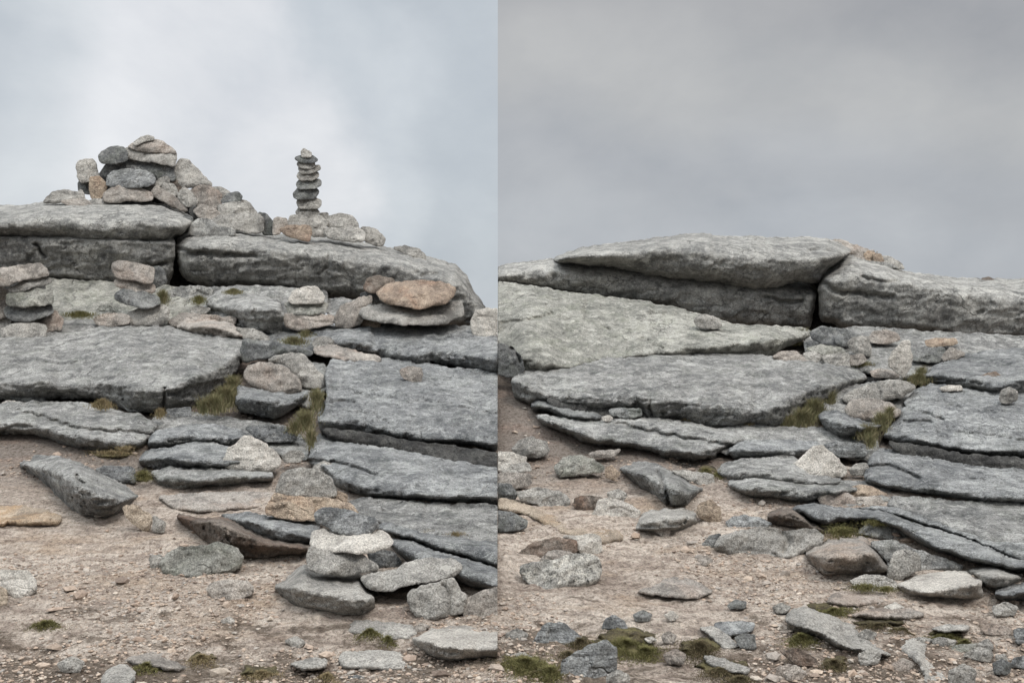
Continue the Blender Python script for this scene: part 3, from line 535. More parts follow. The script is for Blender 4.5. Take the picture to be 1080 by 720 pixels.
slab|g17|d|K|143,265 165,238 210,243 240,267 330,286 420,292 462,320 430,338 350,338 270,323 230,293 190,293 150,288|d=8.2,R=5,c=143:262 230:285 330:315 462:322,dt=8.5,r=.09|dark curved ledge running under the great flat slab
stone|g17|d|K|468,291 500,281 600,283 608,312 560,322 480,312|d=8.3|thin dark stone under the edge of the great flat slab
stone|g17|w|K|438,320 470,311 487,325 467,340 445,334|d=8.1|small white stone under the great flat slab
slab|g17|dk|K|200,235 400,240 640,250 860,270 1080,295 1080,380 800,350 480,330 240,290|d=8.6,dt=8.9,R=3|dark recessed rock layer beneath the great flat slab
slab|g17|g|K|158,302 280,325 400,334 480,330 510,318 700,325 850,350 1000,376 1042,410 1012,442 930,472 920,492 820,497 700,482 620,457 540,442 470,437 380,433 300,393 200,353|c=158:315 300:360 400:400 540:420 700:455 850:470 1040:420,R=5,r=.2,gr=K@500:345 620:375 750:400 900:430 1000:440@1.8@.1|layered grey slab below the great flat slab, right scene
boulder|g20|s|K|58,455 90,413 150,404 210,423 217,455 200,482 130,489 78,477|d=7.4|rounded pale boulder on the soil left of the layered slab
stone|g20|w|K|0,463 60,466 120,488 117,512 50,530 40,548 0,545|d=7.0,R=6|pale stone at the join left of the mossy stone
stone|g20|s|K|18,552 60,520 130,508 142,545 80,558|d=6.85|flat bluish stone in front of the pale stone at the join
boulder|g20|gg|K|238,532 280,488 340,478 400,498 447,525 442,547 330,562 258,572|d=6.8|mossy dark green boulder on the brown soil, right scene
stone|g20|o|K|453,572 455,530 480,523 517,555 492,582|d=6.7|small pink stone left of the big wedge rock, right scene
boulder|g17|g|K|508,525 540,506 620,508 700,528 780,568 872,605 842,652 800,710 730,704 700,702 640,642 570,592|d=6.35,dt=7.0,c=508:535 620:560 700:610 800:640 872:615,R=8,r=.2,gr=K@675:555 700:600 715:650 725:700@1.8@.12|big grey wedge rock with a dark crack, half buried, right scene
boulder|g17|s|K|735,545 800,543 907,560 912,602 860,607 780,574|d=6.95|small grey rock just right of the big wedge rock
ledge|g17|p|K|378,472 440,460 522,455 482,487 400,488|d=7.3|thin brown stone under the layered slab, right scene
stone|g20|p|K|0,558 70,555 142,563 144,602 80,622 60,612 0,605|d=6.4,R=6|pinkish flat stone at the join, right scene
stone|g20|d|K|0,598 50,600 80,640 72,667 0,664|d=6.2,R=6|dark stone at the join below the pinkish flat one
boulder|g20|s|K|72,632 150,618 260,628 307,665 292,702 210,704 100,667|d=6.05|long pale stone below the pinkish flat one, near the join
stone|g20|br|N|313,327 330,298 380,290 445,300 425,340 400,362 340,352|d=6.1|brown-sided stone behind the cracked white stone, right scene
boulder|g20|w|N|398,372 430,308 480,300 560,328 602,355 582,397 500,392 420,380|d=5.85|cracked white stone left of the flat-topped grey one, right scene
boulder|g20|s|N|583,442 600,368 650,350 780,346 832,353 840,402 800,432 740,460 640,457 590,442|c=583:400 650:398 740:385 840:380,d=5.5,dt=5.95,R=6,r=.12,th=.3|flat-topped grey boulder in front of the big wedge rock
stone|g20|o|N|836,365 850,323 900,308 940,343 940,397 900,404 850,382|d=5.7|ochre brown block right of the flat-topped grey boulder
stone|g20|d|N|0,350 60,362 127,395 122,422 80,437 0,444|d=5.5,R=7|dark grey stone at the join beside the ochre soil hump
stone|g20|d|N|863,497 900,458 942,453 930,502 880,507|d=5.5|small dark-sided stone left of the wavy bluish boulder
boulder|g20|s|-|753,576 760,566 778,559 800,556 812,556 828,560 845,557 860,557 868,565 866,574 852,582 835,587 810,586 785,586 762,583|d=5.5,gr=P@60:450 90:480 60:520@3@.05|wavy bluish boulder on the soil in the middle of the right scene
stone|g20|gb|-|766,551 772,545 785,543 800,545 814,552 811,558 790,560 769,558|d=5.8|small bluish stone behind the wavy bluish boulder
boulder|g21|br|N|82,542 130,498 200,473 270,468 332,480 332,532 210,548 178,560|d=5.4|brown flat boulder at the back of the trio near the join
boulder|g21|w|N|268,465 300,456 400,450 432,470 440,522 420,543 350,538 322,492|d=5.35|pale layered stone at the right of the trio near the join
stone|g21|p|N|178,565 210,528 270,518 325,535 305,575 200,580|d=5.2|pale pink stone showing behind the large speckled boulder
boulder|g21|s2|N|92,592 130,573 180,570 250,558 290,538 340,533 422,543 442,602 422,652 380,674 200,687 140,674 103,627|d=4.75,R=14|large speckled black and white boulder in front of the trio
ledge|g21|p|N|585,692 660,670 720,640 780,638 852,658 908,690 882,708 820,725 700,718|flat,R=5,r=.03|flat pale bedrock patch in the soil, right of the speckled boulder
# ---- right: middle ledges
slab|g19|gb|-|768,474 778,467 800,463 860,465 870,472 860,481 838,485 810,483 790,483 772,483|c=768:474 800:474 870:474,R=3,r=.08|low bluish ledge left of the white triangular stone, right scene
slab|g19|g|-|756,496 765,486 790,483 835,480 845,490 852,500 888,504 885,513 840,518 800,514 775,516 768,508|c=756:500 800:499 850:508 888:509,R=3,r=.08|grey ledge beneath the white triangular stone, right scene
slab|g19|g|-|768,506 800,498 850,505 905,508 903,522 870,527 850,530 800,525 780,522 770,514|c=768:512 850:518 905:516,R=3,r=.08|lowest grey ledge beneath the white triangular stone, right scene
boulder|g19|w|M|103,520 150,483 190,443 230,443 280,478 332,530 327,562 270,580 200,574 150,572 113,542|d=7.0|white triangular stone on the grey ledges, right scene
boulder|g19|gb|M|235,440 280,423 400,433 420,465 402,487 300,487 248,462|d=7.5|low bluish rock between white stone and grass, right scene
boulder|g19|gb|M|213,310 240,290 290,293 330,308 420,343 502,333 502,352 420,388 400,402 300,402 238,372|d=7.9,dt=8.3,c=213:320 300:345 400:365 502:345,R=6,r=.15|dark bluish rock carrying the pink stone, right scene
boulder|g19|p|M|323,292 350,248 430,241 520,258 562,295 542,317 430,337 340,312|d=8.1|smooth pink stone lying on the dark bluish rock, right scene
stone|g19|s|M|343,542 370,518 410,510 427,530 402,564 350,564|d=7.1|small pale stone right of the white triangular stone, right scene
stone|g19|p|P|202,282 240,276 340,280 372,300 372,332 290,337 220,322|d=6.4|beige flat stone on the twisted bedrock, right scene
stone|g19|o|P|308,275 360,253 410,245 462,260 504,285 502,303 470,295 380,295 340,285|d=6.6|orange-tipped beige stone on the twisted bedrock, right scene
stone|g19|p|P|350,300 470,290 492,325 400,337|d=6.35|small beige slab below the orange-tipped stone
boulder|g22|d|J|178,482 230,458 330,468 402,495 345,512 332,548 250,535 188,512|d=10.6|dark grey rock at the foot of the right cleft
boulder|g22|s|J|333,520 370,498 430,503 432,582 380,574 340,547|d=10.4|grey rock below the pink oval stone under the right outcrop
boulder|g22|p|J|423,515 440,480 500,471 552,488 557,515 500,532 440,527|d=10.4|pink oval stone in front of the long right outcrop block
slab|g22|g|-|848,352 900,344 960,348 1080,360 1080,384 1000,396 950,400 905,392 870,380 850,374|flat,R=3,r=.08,lift=.02|broken flat bedrock below the long right outcrop block
stone|g22|w|J|503,600 530,558 570,521 598,519 607,600 592,642 570,672 545,652 508,630|d=9.3,deep=-.2|pale upright pointed stone standing in the gully, right scene
stone|g22|o|J|663,517 700,507 790,509 802,530 700,547 668,537|d=10.3|flat orange beige stone under the long right outcrop block
stone|g22|d|J|603,572 640,552 740,546 752,575 722,604 640,607 608,597|d=9.8|dark flat stone right of the pale upright stone
stone|g22|p|J|733,582 770,543 832,570 792,597 740,604|d=9.9|pinkish stone right of the dark flat stone
stone|g23|p|J|18,587 50,563 120,558 152,590 162,617 100,622|d=9.7|leftmost pinkish stone of the rubble strip in the gully
stone|g23|s|J|148,570 200,563 247,600 237,617 168,617|d=9.6|grey stone second from the left in the gully rubble strip
stone|g23|s|J|223,582 340,568 347,627 300,632 245,612|d=9.45|large pale flat block in the gully rubble strip
stone|g23|gg|J|158,547 230,533 330,553 342,572 220,577|d=9.9|thin greenish stone at the back of the gully rubble strip
stone|g23|p|J|343,580 400,573 417,600 380,622 350,617|d=9.6|small pinkish stone right of the pale block in the gully
stone|g23|p|J|428,647 470,633 540,648 557,672 500,675 440,668|d=9.0|low pinkish stone left of the pale upright stone
stone|g23|p|J|90,600 120,588 162,600 160,618 100,620|d=9.5|tiny pinkish stone in front of the gully rubble strip
slab|g24|gb|-|973,395 985,387 1000,379 1020,373 1060,368 1080,366 1080,422 1065,420 1040,416 1010,411 990,406 978,403|c=973:395 1005:397 1030:401 1060:405 1080:403,R=2.6,r=.09|broad slab at the right edge with a small round stone under it
stone|g24|br|M|888,152 930,133 960,128 987,150 960,167 920,162|d=9.1,deep=-.2|small brown stones lump lying on the broad slab at the right edge
stone|g24|s|M|973,237 985,205 1020,191 1052,210 1050,247 1010,264 983,257|d=8.3,deep=-.2|round grey stone under the overhang of the broad slab, right edge
stone|g24|w|M|723,197 760,184 815,187 824,205 740,210|d=8.9,deep=-.15|flat white stone left of the overhang, right scene
slab|g24|gb|-|931,462 935,452 945,444 950,433 957,428 953,424 965,412 985,404 1020,408 1080,418 1080,483 1035,480 1000,476 970,469 940,465|c=931:458 960:462 998:470 1035:474 1080:476,R=2.6,r=.09,gr=M@590:285 660:300 740:330@1.8@.06/M@570:338 620:332 690:345@1.8@.07/M@700:230 820:290 1000:300@.9@.035/M@760:380 900:390 1080:420@.9@.035|wide bluish slab sloping right, below the round grey stone, right scene
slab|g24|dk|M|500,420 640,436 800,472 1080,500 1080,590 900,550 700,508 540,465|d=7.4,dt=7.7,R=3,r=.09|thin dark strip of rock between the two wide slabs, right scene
slab|g24|gb|M|405,570 422,520 435,480 470,452 540,455 700,492 900,530 1080,562 1080,694 960,684 850,669 700,650 560,635 500,625 420,604|c=405:575 520:610 700:622 850:642 1080:668,R=2.6,r=.09,gr=M@420:530 500:525 580:550 640:580@1.8@.09/M@640:520 800:570 1000:600@.9@.035|second wide bluish slab down on the right side, right scene
slab|g24|g|P|498,332 520,290 600,292 800,312 1080,335 1080,565 1000,535 900,495 800,445 650,385 560,355|flat,R=3,r=.08,gr=P@620:350 760:365 900:400@1.6@.03|flat grey ledge with dry grass below the wide slabs, right scene
slab|g24|gb|P|350,345 440,338 540,342 650,377 800,435 950,487 1080,540 1080,588 1040,572 920,508 800,468 650,422 560,390 450,360|c=350:350 560:375 800:455 1080:570,R=2.6,r=.1,rd=.9,u=.35,lift=-.2|upper log-like ridge of twisted bedrock at the lower right
slab|g24|gb|P|100,345 130,333 200,325 350,343 500,356 560,385 650,415 800,462 920,502 1020,556 1080,585 1080,625 1010,612 850,577 700,530 620,492 560,447 430,408 300,398 240,428 180,398|c=100:350 240:405 430:390 560:420 700:500 850:555 1080:605,R=6,r=.15,rd=.9,u=.35,lift=-.2|thick lower ridge of twisted bedrock behind the boulders, right scene
boulder|g24|g|P|375,445 420,408 500,403 570,428 620,477 560,480 450,465|d=6.0|rounded hump of bedrock nested below the thick ridge
boulder|g24|br|P|0,362 60,335 110,340 160,380 245,430 232,465 130,437 40,425 0,400|d=5.9,dt=6.3,c=0:362 110:362 245:440,R=6,r=.15|brown-sided rock left of the twisted bedrock ridge
boulder|g25|g|P|425,482 520,475 620,515 750,555 825,592 800,612 640,610 520,625 500,565|d=5.55,R=7|grey rock slab behind the flat-topped and angular boulders
boulder|g25|p2|P|158,530 200,488 300,468 410,468 442,500 482,560 512,590 502,627 400,632 230,629 180,582|c=158:535 250:548 350:550 440:530 512:600,d=5.3,dt=5.8,R=8,r=.13,th=.35|large boulder with pinkish flat top below the twisted bedrock
boulder|g25|s|P|503,602 530,528 580,518 640,538 645,590 622,612 560,647 500,632|d=5.2|angular grey boulder between the pinkish-topped and the pale one
stone|g25|s|P|343,647 400,628 480,626 542,650 542,687 440,692 370,677|d=5.05|flat grey stone in front of the pinkish-topped boulder
boulder|g25|w|R|538,290 600,258 640,247 840,249 897,285 907,362 820,372 660,367 600,352 543,322|c=538:298 600:325 660:335 780:320 907:290,d=4.95,dt=5.5,R=7,r=.12,th=.35|big pale block with a flat top at the lower right
boulder|g25|s|R|823,235 880,210 960,213 1075,260 1050,300 990,335 950,337 905,337 895,285|c=823:240 900:268 1075:270,d=5.15,dt=5.7,R=6,r=.1,th=.35|grey slab with brown underside behind the big pale block
boulder|g25|gb|R|958,332 980,298 1080,278 1080,382 975,380|d=4.85,c=958:340 1000:345 1080:330,dt=5.3,R=6,r=.1|grey boulder cut by the right picture edge
stone|g25|w|P|968,517 1010,508 1014,530 980,534|d=5.6|small white stone caught on the twisted bedrock
# ---- right: foreground
ledge|g26|s|R|75,438 100,410 160,402 240,430 340,468 440,518 525,580 502,622 440,602 350,592 270,562 180,512 90,502|c=75:460 200:505 350:580 525:600,R=5,r=.06,dt=4.75|long bluish slab slanting through the foreground soil
ledge|g26|p|R|248,382 270,343 400,328 505,345 502,382 400,392 300,392|flat,R=5,r=.03|flat pale rock just above the long bluish foreground slab
ledge|g26|p|R|345,432 450,408 582,400 664,430 602,452 450,448|flat,R=5,r=.03|flat pinkish bedrock right of the long bluish foreground slab
ledge|g26|s|R|552,562 600,533 700,558 790,608 802,650 882,690 895,725 700,725 640,642 580,602|flat,R=5,r=.05,dt=4.45|grey flat rock running off the bottom edge at the right
stone|g26|s|R|688,537 720,526 792,540 782,567 700,563|d=4.35|white loaf-shaped stone in the small foreground rubble
stone|g26|gg|R|743,582 800,558 885,553 862,582 780,595|d=4.2|long thin stone in front of the white loaf-shaped one
stone|g26|s|R|818,605 880,568 942,573 950,605 935,635 880,620|d=4.1|humped grey stone in the foreground rubble
stone|g26|p|R|900,490 940,468 1022,488 1024,517 920,514|d=4.5|pale flat stone at the back of the foreground rubble
stone|g26|s|R|598,537 640,525 692,535 682,554|d=4.4|thin pale stone left of the loaf-shaped one
stone|g26|s|R|692,492 760,473 852,478 842,498 720,504|flat,R=3,r=.03|thin flat stone above the moss in the foreground rubble
boulder|g26|gb|R|1038,492 1080,478 1080,555 1048,555|d=4.2|bluish stone cut by the right edge in the foreground
boulder|g26|gb|R|1025,622 1080,568 1080,665 1030,655|d=3.95|larger bluish stone at the right edge near the bottom
stone|g26|s|R|958,602 1000,598 1012,632 970,638|d=4.05|small square stone left of the stone at the right bottom edge
stone|g26|s|R|958,652 1010,638 1022,667 980,678|d=3.95|smallest stone near the right bottom corner
stone|g26|s|R|868,565 930,530 950,560 948,580 890,578|d=4.25|greyish stone between the mosses in the foreground rubble
boulder|g26|p|R|-5,725 40,648 100,638 132,690 122,725|d=3.95|rounded pinkish rock at the bottom edge under the long slab
stone|g26|br|R|58,592 130,573 202,620 212,652 120,644|d=4.15|brown crumbly stone below the long bluish foreground slab
boulder|g27|gb|Q|148,562 180,488 220,460 280,468 322,503 362,535 322,562 240,573|d=4.35|grey triangular rock near the bottom of the right scene
boulder|g27|gb|Q|268,627 330,588 400,553 460,543 502,570 502,642 492,702 482,725 288,725 263,662|d=3.9,R=20|large blue-grey rock at the bottom edge beside the moss
stone|g27|gb|Q|438,492 455,448 490,433 532,460 548,492|d=4.5|small bluish rock poking out behind the green moss
ledge|g27|s|Q|853,490 900,478 960,508 1018,570 960,577 920,542 890,512|flat,R=2.6,r=.03|thin arched pale rock right of the brown moss cushion
ledge|g27|gb|Q|908,472 1000,458 1080,468 1080,502 980,522 930,502|flat,R=2.6,r=.03|flat bluish rock left of the long foreground slab
stone|g27|d|Q|968,392 1000,370 1050,377 1042,402 980,407|d=4.7|small dark stone on the gravel of the right scene
boulder|g27|d|Q|998,532 1030,511 1085,515 1090,577 1030,577|d=4.3|dark mossy stone left of the long bluish slab end
stone|g27|s|Q|48,602 100,590 152,610 130,632 70,627|d=4.15|flat bluish stone among the moss in the bottom left of the right scene
stone|g27|w|Q|618,532 650,524 672,540 640,550|d=4.35|little white stone right of the green moss
stone|g27|p|Q|688,522 720,500 752,520 742,552 700,547|d=4.35|pinkish pebble between the green and brown moss
ledge|g27|s|Q|868,602 950,618 1065,660 1050,682 960,664 880,634|flat,R=3,r=.03|flat bluish rock under the arched pale one
ledge|g20|oc|N|0,303 100,313 200,368 300,398 450,418 532,438 522,482 440,502 300,465 200,410 100,360 0,345|flat,R=6,r=.06|low ochre bedrock swell on the soil near the join
ledge|g5|g|-|150,452 165,438 200,434 240,440 290,446 325,462 325,486 300,480 250,470 200,462|flat,lift=-.02,R=3,r=.05|rough bedrock floor behind the bluish ledges, left scene
ledge|g5|g|-|262,384 300,378 345,384 345,410 330,430 300,425 262,400|flat,lift=-.0,R=3,r=.05|bedrock floor around the pink oval stone, left scene
ledge|g19|g|-|740,455 790,446 830,450 880,452 925,462 930,488 880,482 820,476 770,480 745,470|flat,lift=-.02,R=3,r=.05|rough bedrock floor behind the bluish ledges, right scene
ledge|g19|g|-|862,425 890,408 930,402 965,404 962,430 935,446 900,452 866,446|flat,lift=-.0,R=3,r=.05|bedrock floor around the smooth pink stone, right scene
ledge|g19|g|-|860,512 900,505 935,512 945,528 900,535 850,532|flat,lift=-.04,R=3,r=.05|small bedrock floor patch behind the beige stones, right scene
ledge|g13|p|-|165,524 200,520 255,518 300,520 300,528 262,536 220,539 185,537|flat,lift=-.03,R=2.6,r=.04|low pinkish bedrock swell behind the brown rock face, left scene
stone|g11|s|-|330,492 342,486 352,490 350,500 336,503||grey lump at the foot of the second wide slab, left scene
stone|g10|s|-|118,528 128,520 136,526 132,536 120,537||small pale stone by the tip of the grey wedge, left scene
stone|g26|s|-|905,690 918,684 930,690 925,700 908,702||rounded stone low between the arrowhead rocks, right foreground
stone|g26|p|-|826,708 838,700 850,708 846,716 830,718||pinkish pebble under the brown moss, bottom of the right scene
stone|g27|s|-|640,712 652,706 664,712 660,720 644,721||pale stone at the bottom beside the large blue-grey rock
stone|g27|w|-|700,648 709,644 716,650 708,655||tiny whitish pebble on open gravel, right scene
stone|g14|s|-|300,676 312,671 322,677 314,684||small grey stone on the soil below the front cairn
stone|g14|w|-|232,655 242,650 250,656 242,661||little whitish stone on the soil below the greenish boulder
stone|g14|s|-|60,700 76,692 90,698 84,708 66,709||grey stone half sunk at the lower left of the soil
stone|g20|p|-|690,560 700,555 708,560 702,567||pink pebble below the flat-topped grey boulder, right scene
stone|g20|s|-|640,520 652,515 662,521 655,529 643,528||small grey stone left of the brown-sided stone, right scene
stone|g20|p|-|735,590 744,586 752,591 744,597||tiny pinkish pebble before the wavy bluish boulder
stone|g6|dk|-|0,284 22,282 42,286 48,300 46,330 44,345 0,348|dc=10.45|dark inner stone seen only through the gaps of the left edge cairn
stone|g26|s|-|905,668 914,663 924,667 922,674 910,676||small angular stone left of the loaf-shaped one's thin neighbour, right foreground
stone|g26|p|-|940,700 952,694 964,699 960,708 944,709||beige stone between the two arrowhead rocks, bottom right
stone|g26|s|-|1000,708 1014,700 1030,706 1026,719 1006,719||grey stone at the very bottom right of the gravel
stone|g26|d|-|1046,700 1056,694 1068,700 1064,710 1050,711||dark little stone near the bottom right corner
stone|g26|w|-|932,640 944,635 955,640 948,646 936,646||small pale stone above the foreground rubble, right scene
stone|g26|s|-|1046,640 1060,634 1074,640 1070,649 1050,650||pale stone below the boulder cut by the right edge
stone|g27|p|-|700,690 712,684 724,690 720,700 704,700||beige stone before the round brown moss cushion
stone|g27|s|-|533,668 545,662 557,668 552,677 537,677||grey stone at the join above the moss mat
stone|g27|d|-|668,648 678,643 688,648 684,655 671,655||small dark stone above the bright green moss
stone|g27|s|-|815,640 824,635 834,640 830,646 818,646||small grey stone above the long slanting slab's left end
"""
# ------------------------------------------------------------------ colours
def mk():
    M={}
    g=dict
    M['g']=granite('granite_grey_slab',rgb((142,141,139)),rgb((92,93,93)),rgb((182,181,178)),foliate=True,speck=.65,streak=.3,lichen=.06)
    M['gb']=granite('granite_blue_slab',rgb((134,135,136)),rgb((86,88,90)),rgb((174,175,174)),foliate=True,speck=.65,streak=.3,lichen=.04)
    M['gg']=granite('granite_green_slab',rgb((139,138,132)),rgb((96,96,91)),rgb((170,168,161)),lichen=.1,speck=.6,streak=.2)
    M['b']=granite('granite_outcrop',rgb((144,143,140)),rgb((94,94,93)),rgb((176,174,169)),speck=.6,streak=.4,patch=.5)
    M['s']=granite('granite_stone',rgb((154,151,146)),rgb((112,110,107)),rgb((182,178,172)),speck=.5,patch=.45)
    M['s2']=granite('granite_speckled',rgb((140,138,134)),rgb((66,66,65)),rgb((190,186,178)),speck=.95,patch=.7)
    M['w']=granite('granite_white',rgb((180,175,168)),rgb((150,145,140)),rgb((202,197,190)),speck=.2,patch=.45)
    M['p']=granite('granite_pink',rgb((152,146,140)),rgb((116,111,106)),rgb((178,170,162)),warm=rgb((156,142,132)),speck=.45,patch=.45)
    M['p2']=granite('granite_pink_top',rgb((144,139,134)),rgb((102,99,96)),rgb((172,163,154)),warm=rgb((162,144,130)),speck=.5,patch=.45)
    M['o']=granite('granite_orange',rgb((162,146,130)),rgb((124,110,99)),rgb((184,168,150)),warm=rgb((164,136,114)),speck=.4)
    M['o2']=granite('granite_rusty',rgb((140,125,112)),rgb((102,90,82)),rgb((166,150,134)),warm=rgb((142,114,96)),speck=.5)
    M['oc']=granite('granite_ochre',rgb((158,145,130)),rgb((126,114,102)),rgb((180,166,150)),warm=rgb((164,140,114)),speck=.35)
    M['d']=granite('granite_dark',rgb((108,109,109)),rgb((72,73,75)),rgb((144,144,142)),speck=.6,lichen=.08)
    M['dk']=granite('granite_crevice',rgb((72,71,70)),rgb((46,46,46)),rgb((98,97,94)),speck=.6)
    M['br']=granite('granite_brown',rgb((116,106,98)),rgb((78,72,67)),rgb((146,137,128)),warm=rgb((116,95,82)),speck=.5)
    return M
MAT=mk()

TILE={'A':(0,130),'B':(255,130),'C':(0,260),'D':(255,260),'E':(0,400),'F':(255,400),'G':(0,540),'H':(255,540),
      'I':(525,230),'J':(810,230),'K':(525,360),'M':(810,360),'N':(525,450),'P':(810,450),'Q':(525,540),'R':(810,540),'-':None}
GROUP={'g1':'courses of the left outcrop','g2':'stones of the large summit cairn','g3':'stones at the foot of the slim stack','g4':'stones of the slim stack',
 'g5':'rocks on the middle ledges, left','g6':'stones of the left edge cairn','g7':'stones of the cairn before the cleft','g8':'stones of the three-stone cairn',
 'g9':'rocks around the orange-topped cairn','g10':'slabs and rocks of the left flank','g11':'rocks beside the grass, left','g12':'wedge rocks','g13':'bedrock edges',
 'g14':'rocks on the soil, left','g15':'sloping slabs on the right of the left scene','g16':'stones of the front cairn','g17':'outcrop and slabs of the right scene',
 'g18':'rubble on the right crest','g19':'rocks of the middle gully, right','g20':'rocks on the brown soil, right','g21':'trio of rocks near the join','g22':'rocks under the right outcrop',
 'g23':'gully rubble strip','g24':'sloping slabs at the right edge','g25':'boulders at the lower right','g26':'foreground rubble, lower right','g27':'foreground rocks beside the moss'}
NAME={'block':('rock_block','rock block'),'slab':('rock_slab','rock slab'),'ledge':('bedrock_ledge','bedrock ledge'),'boulder':('boulder','boulder'),'stone':('stone','stone')}
def pts(s,t):
    out=[]
    for w in s.split():
        a,b=w.replace(',',':').split(':'); a,b=float(a),float(b)
        if t: a,b=t[0]+a/4,t[1]+b/4
        out.append((a,b))
    return out
for k,line in enumerate(DATA.strip().splitlines()):
    if not line.strip() or line.startswith('#'): continue
    kind,grp,mat,tile,poly,opts,label=line.split('|')
    t=TILE[tile]; P=pts(poly,t); o=dict(seed=k+1)
    import re
    for op in re.split(r',(?=[a-zA-Z])',opts):
        if not op: continue
        if op=='flat': o['flat']=True; continue
        key,v=op.split('=',1)
        if key=='c': o['crease']=pts(v,t if t and float(v.split(':')[0])>=-30 and tile!='-' else None)
        elif key=='gr':
            gs=[]
            for g in v.split('/'):
                tt,rest=g[0],g[2:]; body=rest.split('@')
                gs.append((pts(body[0],TILE[tt]),float(body[1]),float(body[2])))
            o['grooves']=gs
        else: o[key]=float(v)
    # keep outlines on their side of the join
    left=min(p[0] for p in P)<524
    P=[(min(p[0],525),p[1]) if left else (max(p[0],525),p[1]) for p in P]
    nm,cat=NAME[kind]
    if kind=='block' or (mat=='dk' and 'd' in o and max(p[1] for p in P)<360) or grp in ('g2','g3','g4','g18'): o['keepd']=True
    if kind in('stone','boulder') and 'dc' not in o and mat!='dk' and grp in ('g5','g7','g8','g9','g11','g15','g17','g19','g22','g23','g24') and max(p[1] for p in P)<500: o['deep']=o.get('deep',0)-.14
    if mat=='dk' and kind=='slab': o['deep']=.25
    if kind=='block': o.setdefault('rd',.8); o.setdefault('u',.16); o.setdefault('fr',1.25); o.setdefault('n',.6)
    if kind=='ledge' and 'flat' in o: o['lift']=-.02
    if grp in ('g2','g3','g4','g6','g7','g8'): o.setdefault('grow',1.15); o.setdefault('n',.75)
    if grp=='g16': o.setdefault('n',.7)
    try: ob=rock(nm,P,MAT[mat],**o)
    except Exception as ex:
        print('ROCKFAIL',k,label,ex); raise
    tag(ob,label,cat,GROUP.get(grp))

# ------------------------------------------------------------------ ground
def zprof(y):
    yc=np.minimum(y,10.6); row=np.interp(yc,GD[::-1],GR[::-1])
    z=EYE-(row-HR)/F*yc
    # nearer than the traced slope: flatten towards the feet
    z=np.where(y<3.4,EYE-(800-HR)/F*3.4-(3.4-y)*.05,z)
    far=np.clip(y-10.6,0,None); return z-np.minimum(far*.12,6)-np.clip(far-50,0,None)*.02
BASES=[]
for o_ in list(COL.objects):
    if o_.type!='MESH' or 'category' not in o_: continue
    bb=np.array([v[:] for v in o_.bound_box]); n_=len(o_.data.vertices); co=np.empty(n_*3,np.float32); o_.data.vertices.foreach_get('co',co); co=co.reshape(-1,3)
    zlo=np.percentile(co[:,2],6); lowv=co[co[:,2]<=zlo+.01]
    if lowv[:,1].min()<7.2 and np.ptp(co[:,0])<1.2: BASES.append((co[:,0].mean(),lowv[:,1].min()+.02,np.ptp(co[:,0])))
def mounds(x,y):
    if y.min()>8: return 0*x
    out=0*x
    for xc,yc,w_ in BASES:
        q_=((x-xc)/(.62*w_+.03))**2+((y-yc)/(.16*w_+.03))**2
        out=np.maximum(out,(.006+.016*w_)*np.exp(-q_**1.5))
    return out
def gz(x,y):
    p=np.stack([x,y,0*x],-1)
    return zprof(y)+mounds(x,y)-.016-.04*np.clip((y-6.6)/1.,0,1)-.09*np.clip((y-8.7)/.8,0,1)+.03*fbm(p*1.3,3)+.016*fbm(p*5,3)+.010*fbm(p*16,3,ridge=True)+.005*fbm(p*45,2)
gyy=np.concatenate([np.linspace(-3,3.2,20),np.arange(3.25,7.2,.016),np.arange(7.2,11,.05),10.9+np.geomspace(.2,3500,60)])
gxx=np.concatenate([-np.geomspace(3,3500,50)[::-1]-.1,np.arange(-3.05,3.06,.017),np.geomspace(3,3500,50)+.1])
GX,GY=np.meshgrid(gxx,gyy); GZ=gz(GX,GY)
nyy,nxx=GX.shape; idx=np.arange(nxx*nyy).reshape(nyy,nxx)
q=np.stack([idx[:-1,:-1],idx[:-1,1:],idx[1:,1:],idx[1:,:-1]],-1).reshape(-1,4)
m=bpy.data.materials.new('granite_grit_soil'); m.use_nodes=True; nt=m.node_tree; b=nt.nodes['Principled BSDF']
v=nn(nt,'ShaderNodeNewGeometry').outputs['Position']
big=noise(nt,v,1.1,6,.65,mapping=(1,1.6,1),dist=.6); med=noise(nt,v,6,6,.7,mapping=(1,1.8,1),dist=.4); fine=noise(nt,v,38,6,.8); grit=noise(nt,v,130,3,.8)
c=ramp(nt,big,[(.36,rgb((150,135,123))),(.5,rgb((186,171,157))),(.62,rgb((203,190,176)))])
c2=ramp(nt,med,[(.4,rgb((118,104,94))),(.5,rgb((178,164,150))),(.6,rgb((206,194,180)))]); c=mixc(nt,.55,c,c2)
wf=ramp(nt,noise(nt,v,1.9,5,.6,mapping=(1,2,1)),[(.52,(0,0,0)),(.68,(.7,.7,.7))]); c=mixc(nt,wf,c,rgb((170,149,128)))
sep=nn(nt,'ShaderNodeSeparateXYZ'); nt.links.new(v,sep.inputs[0])
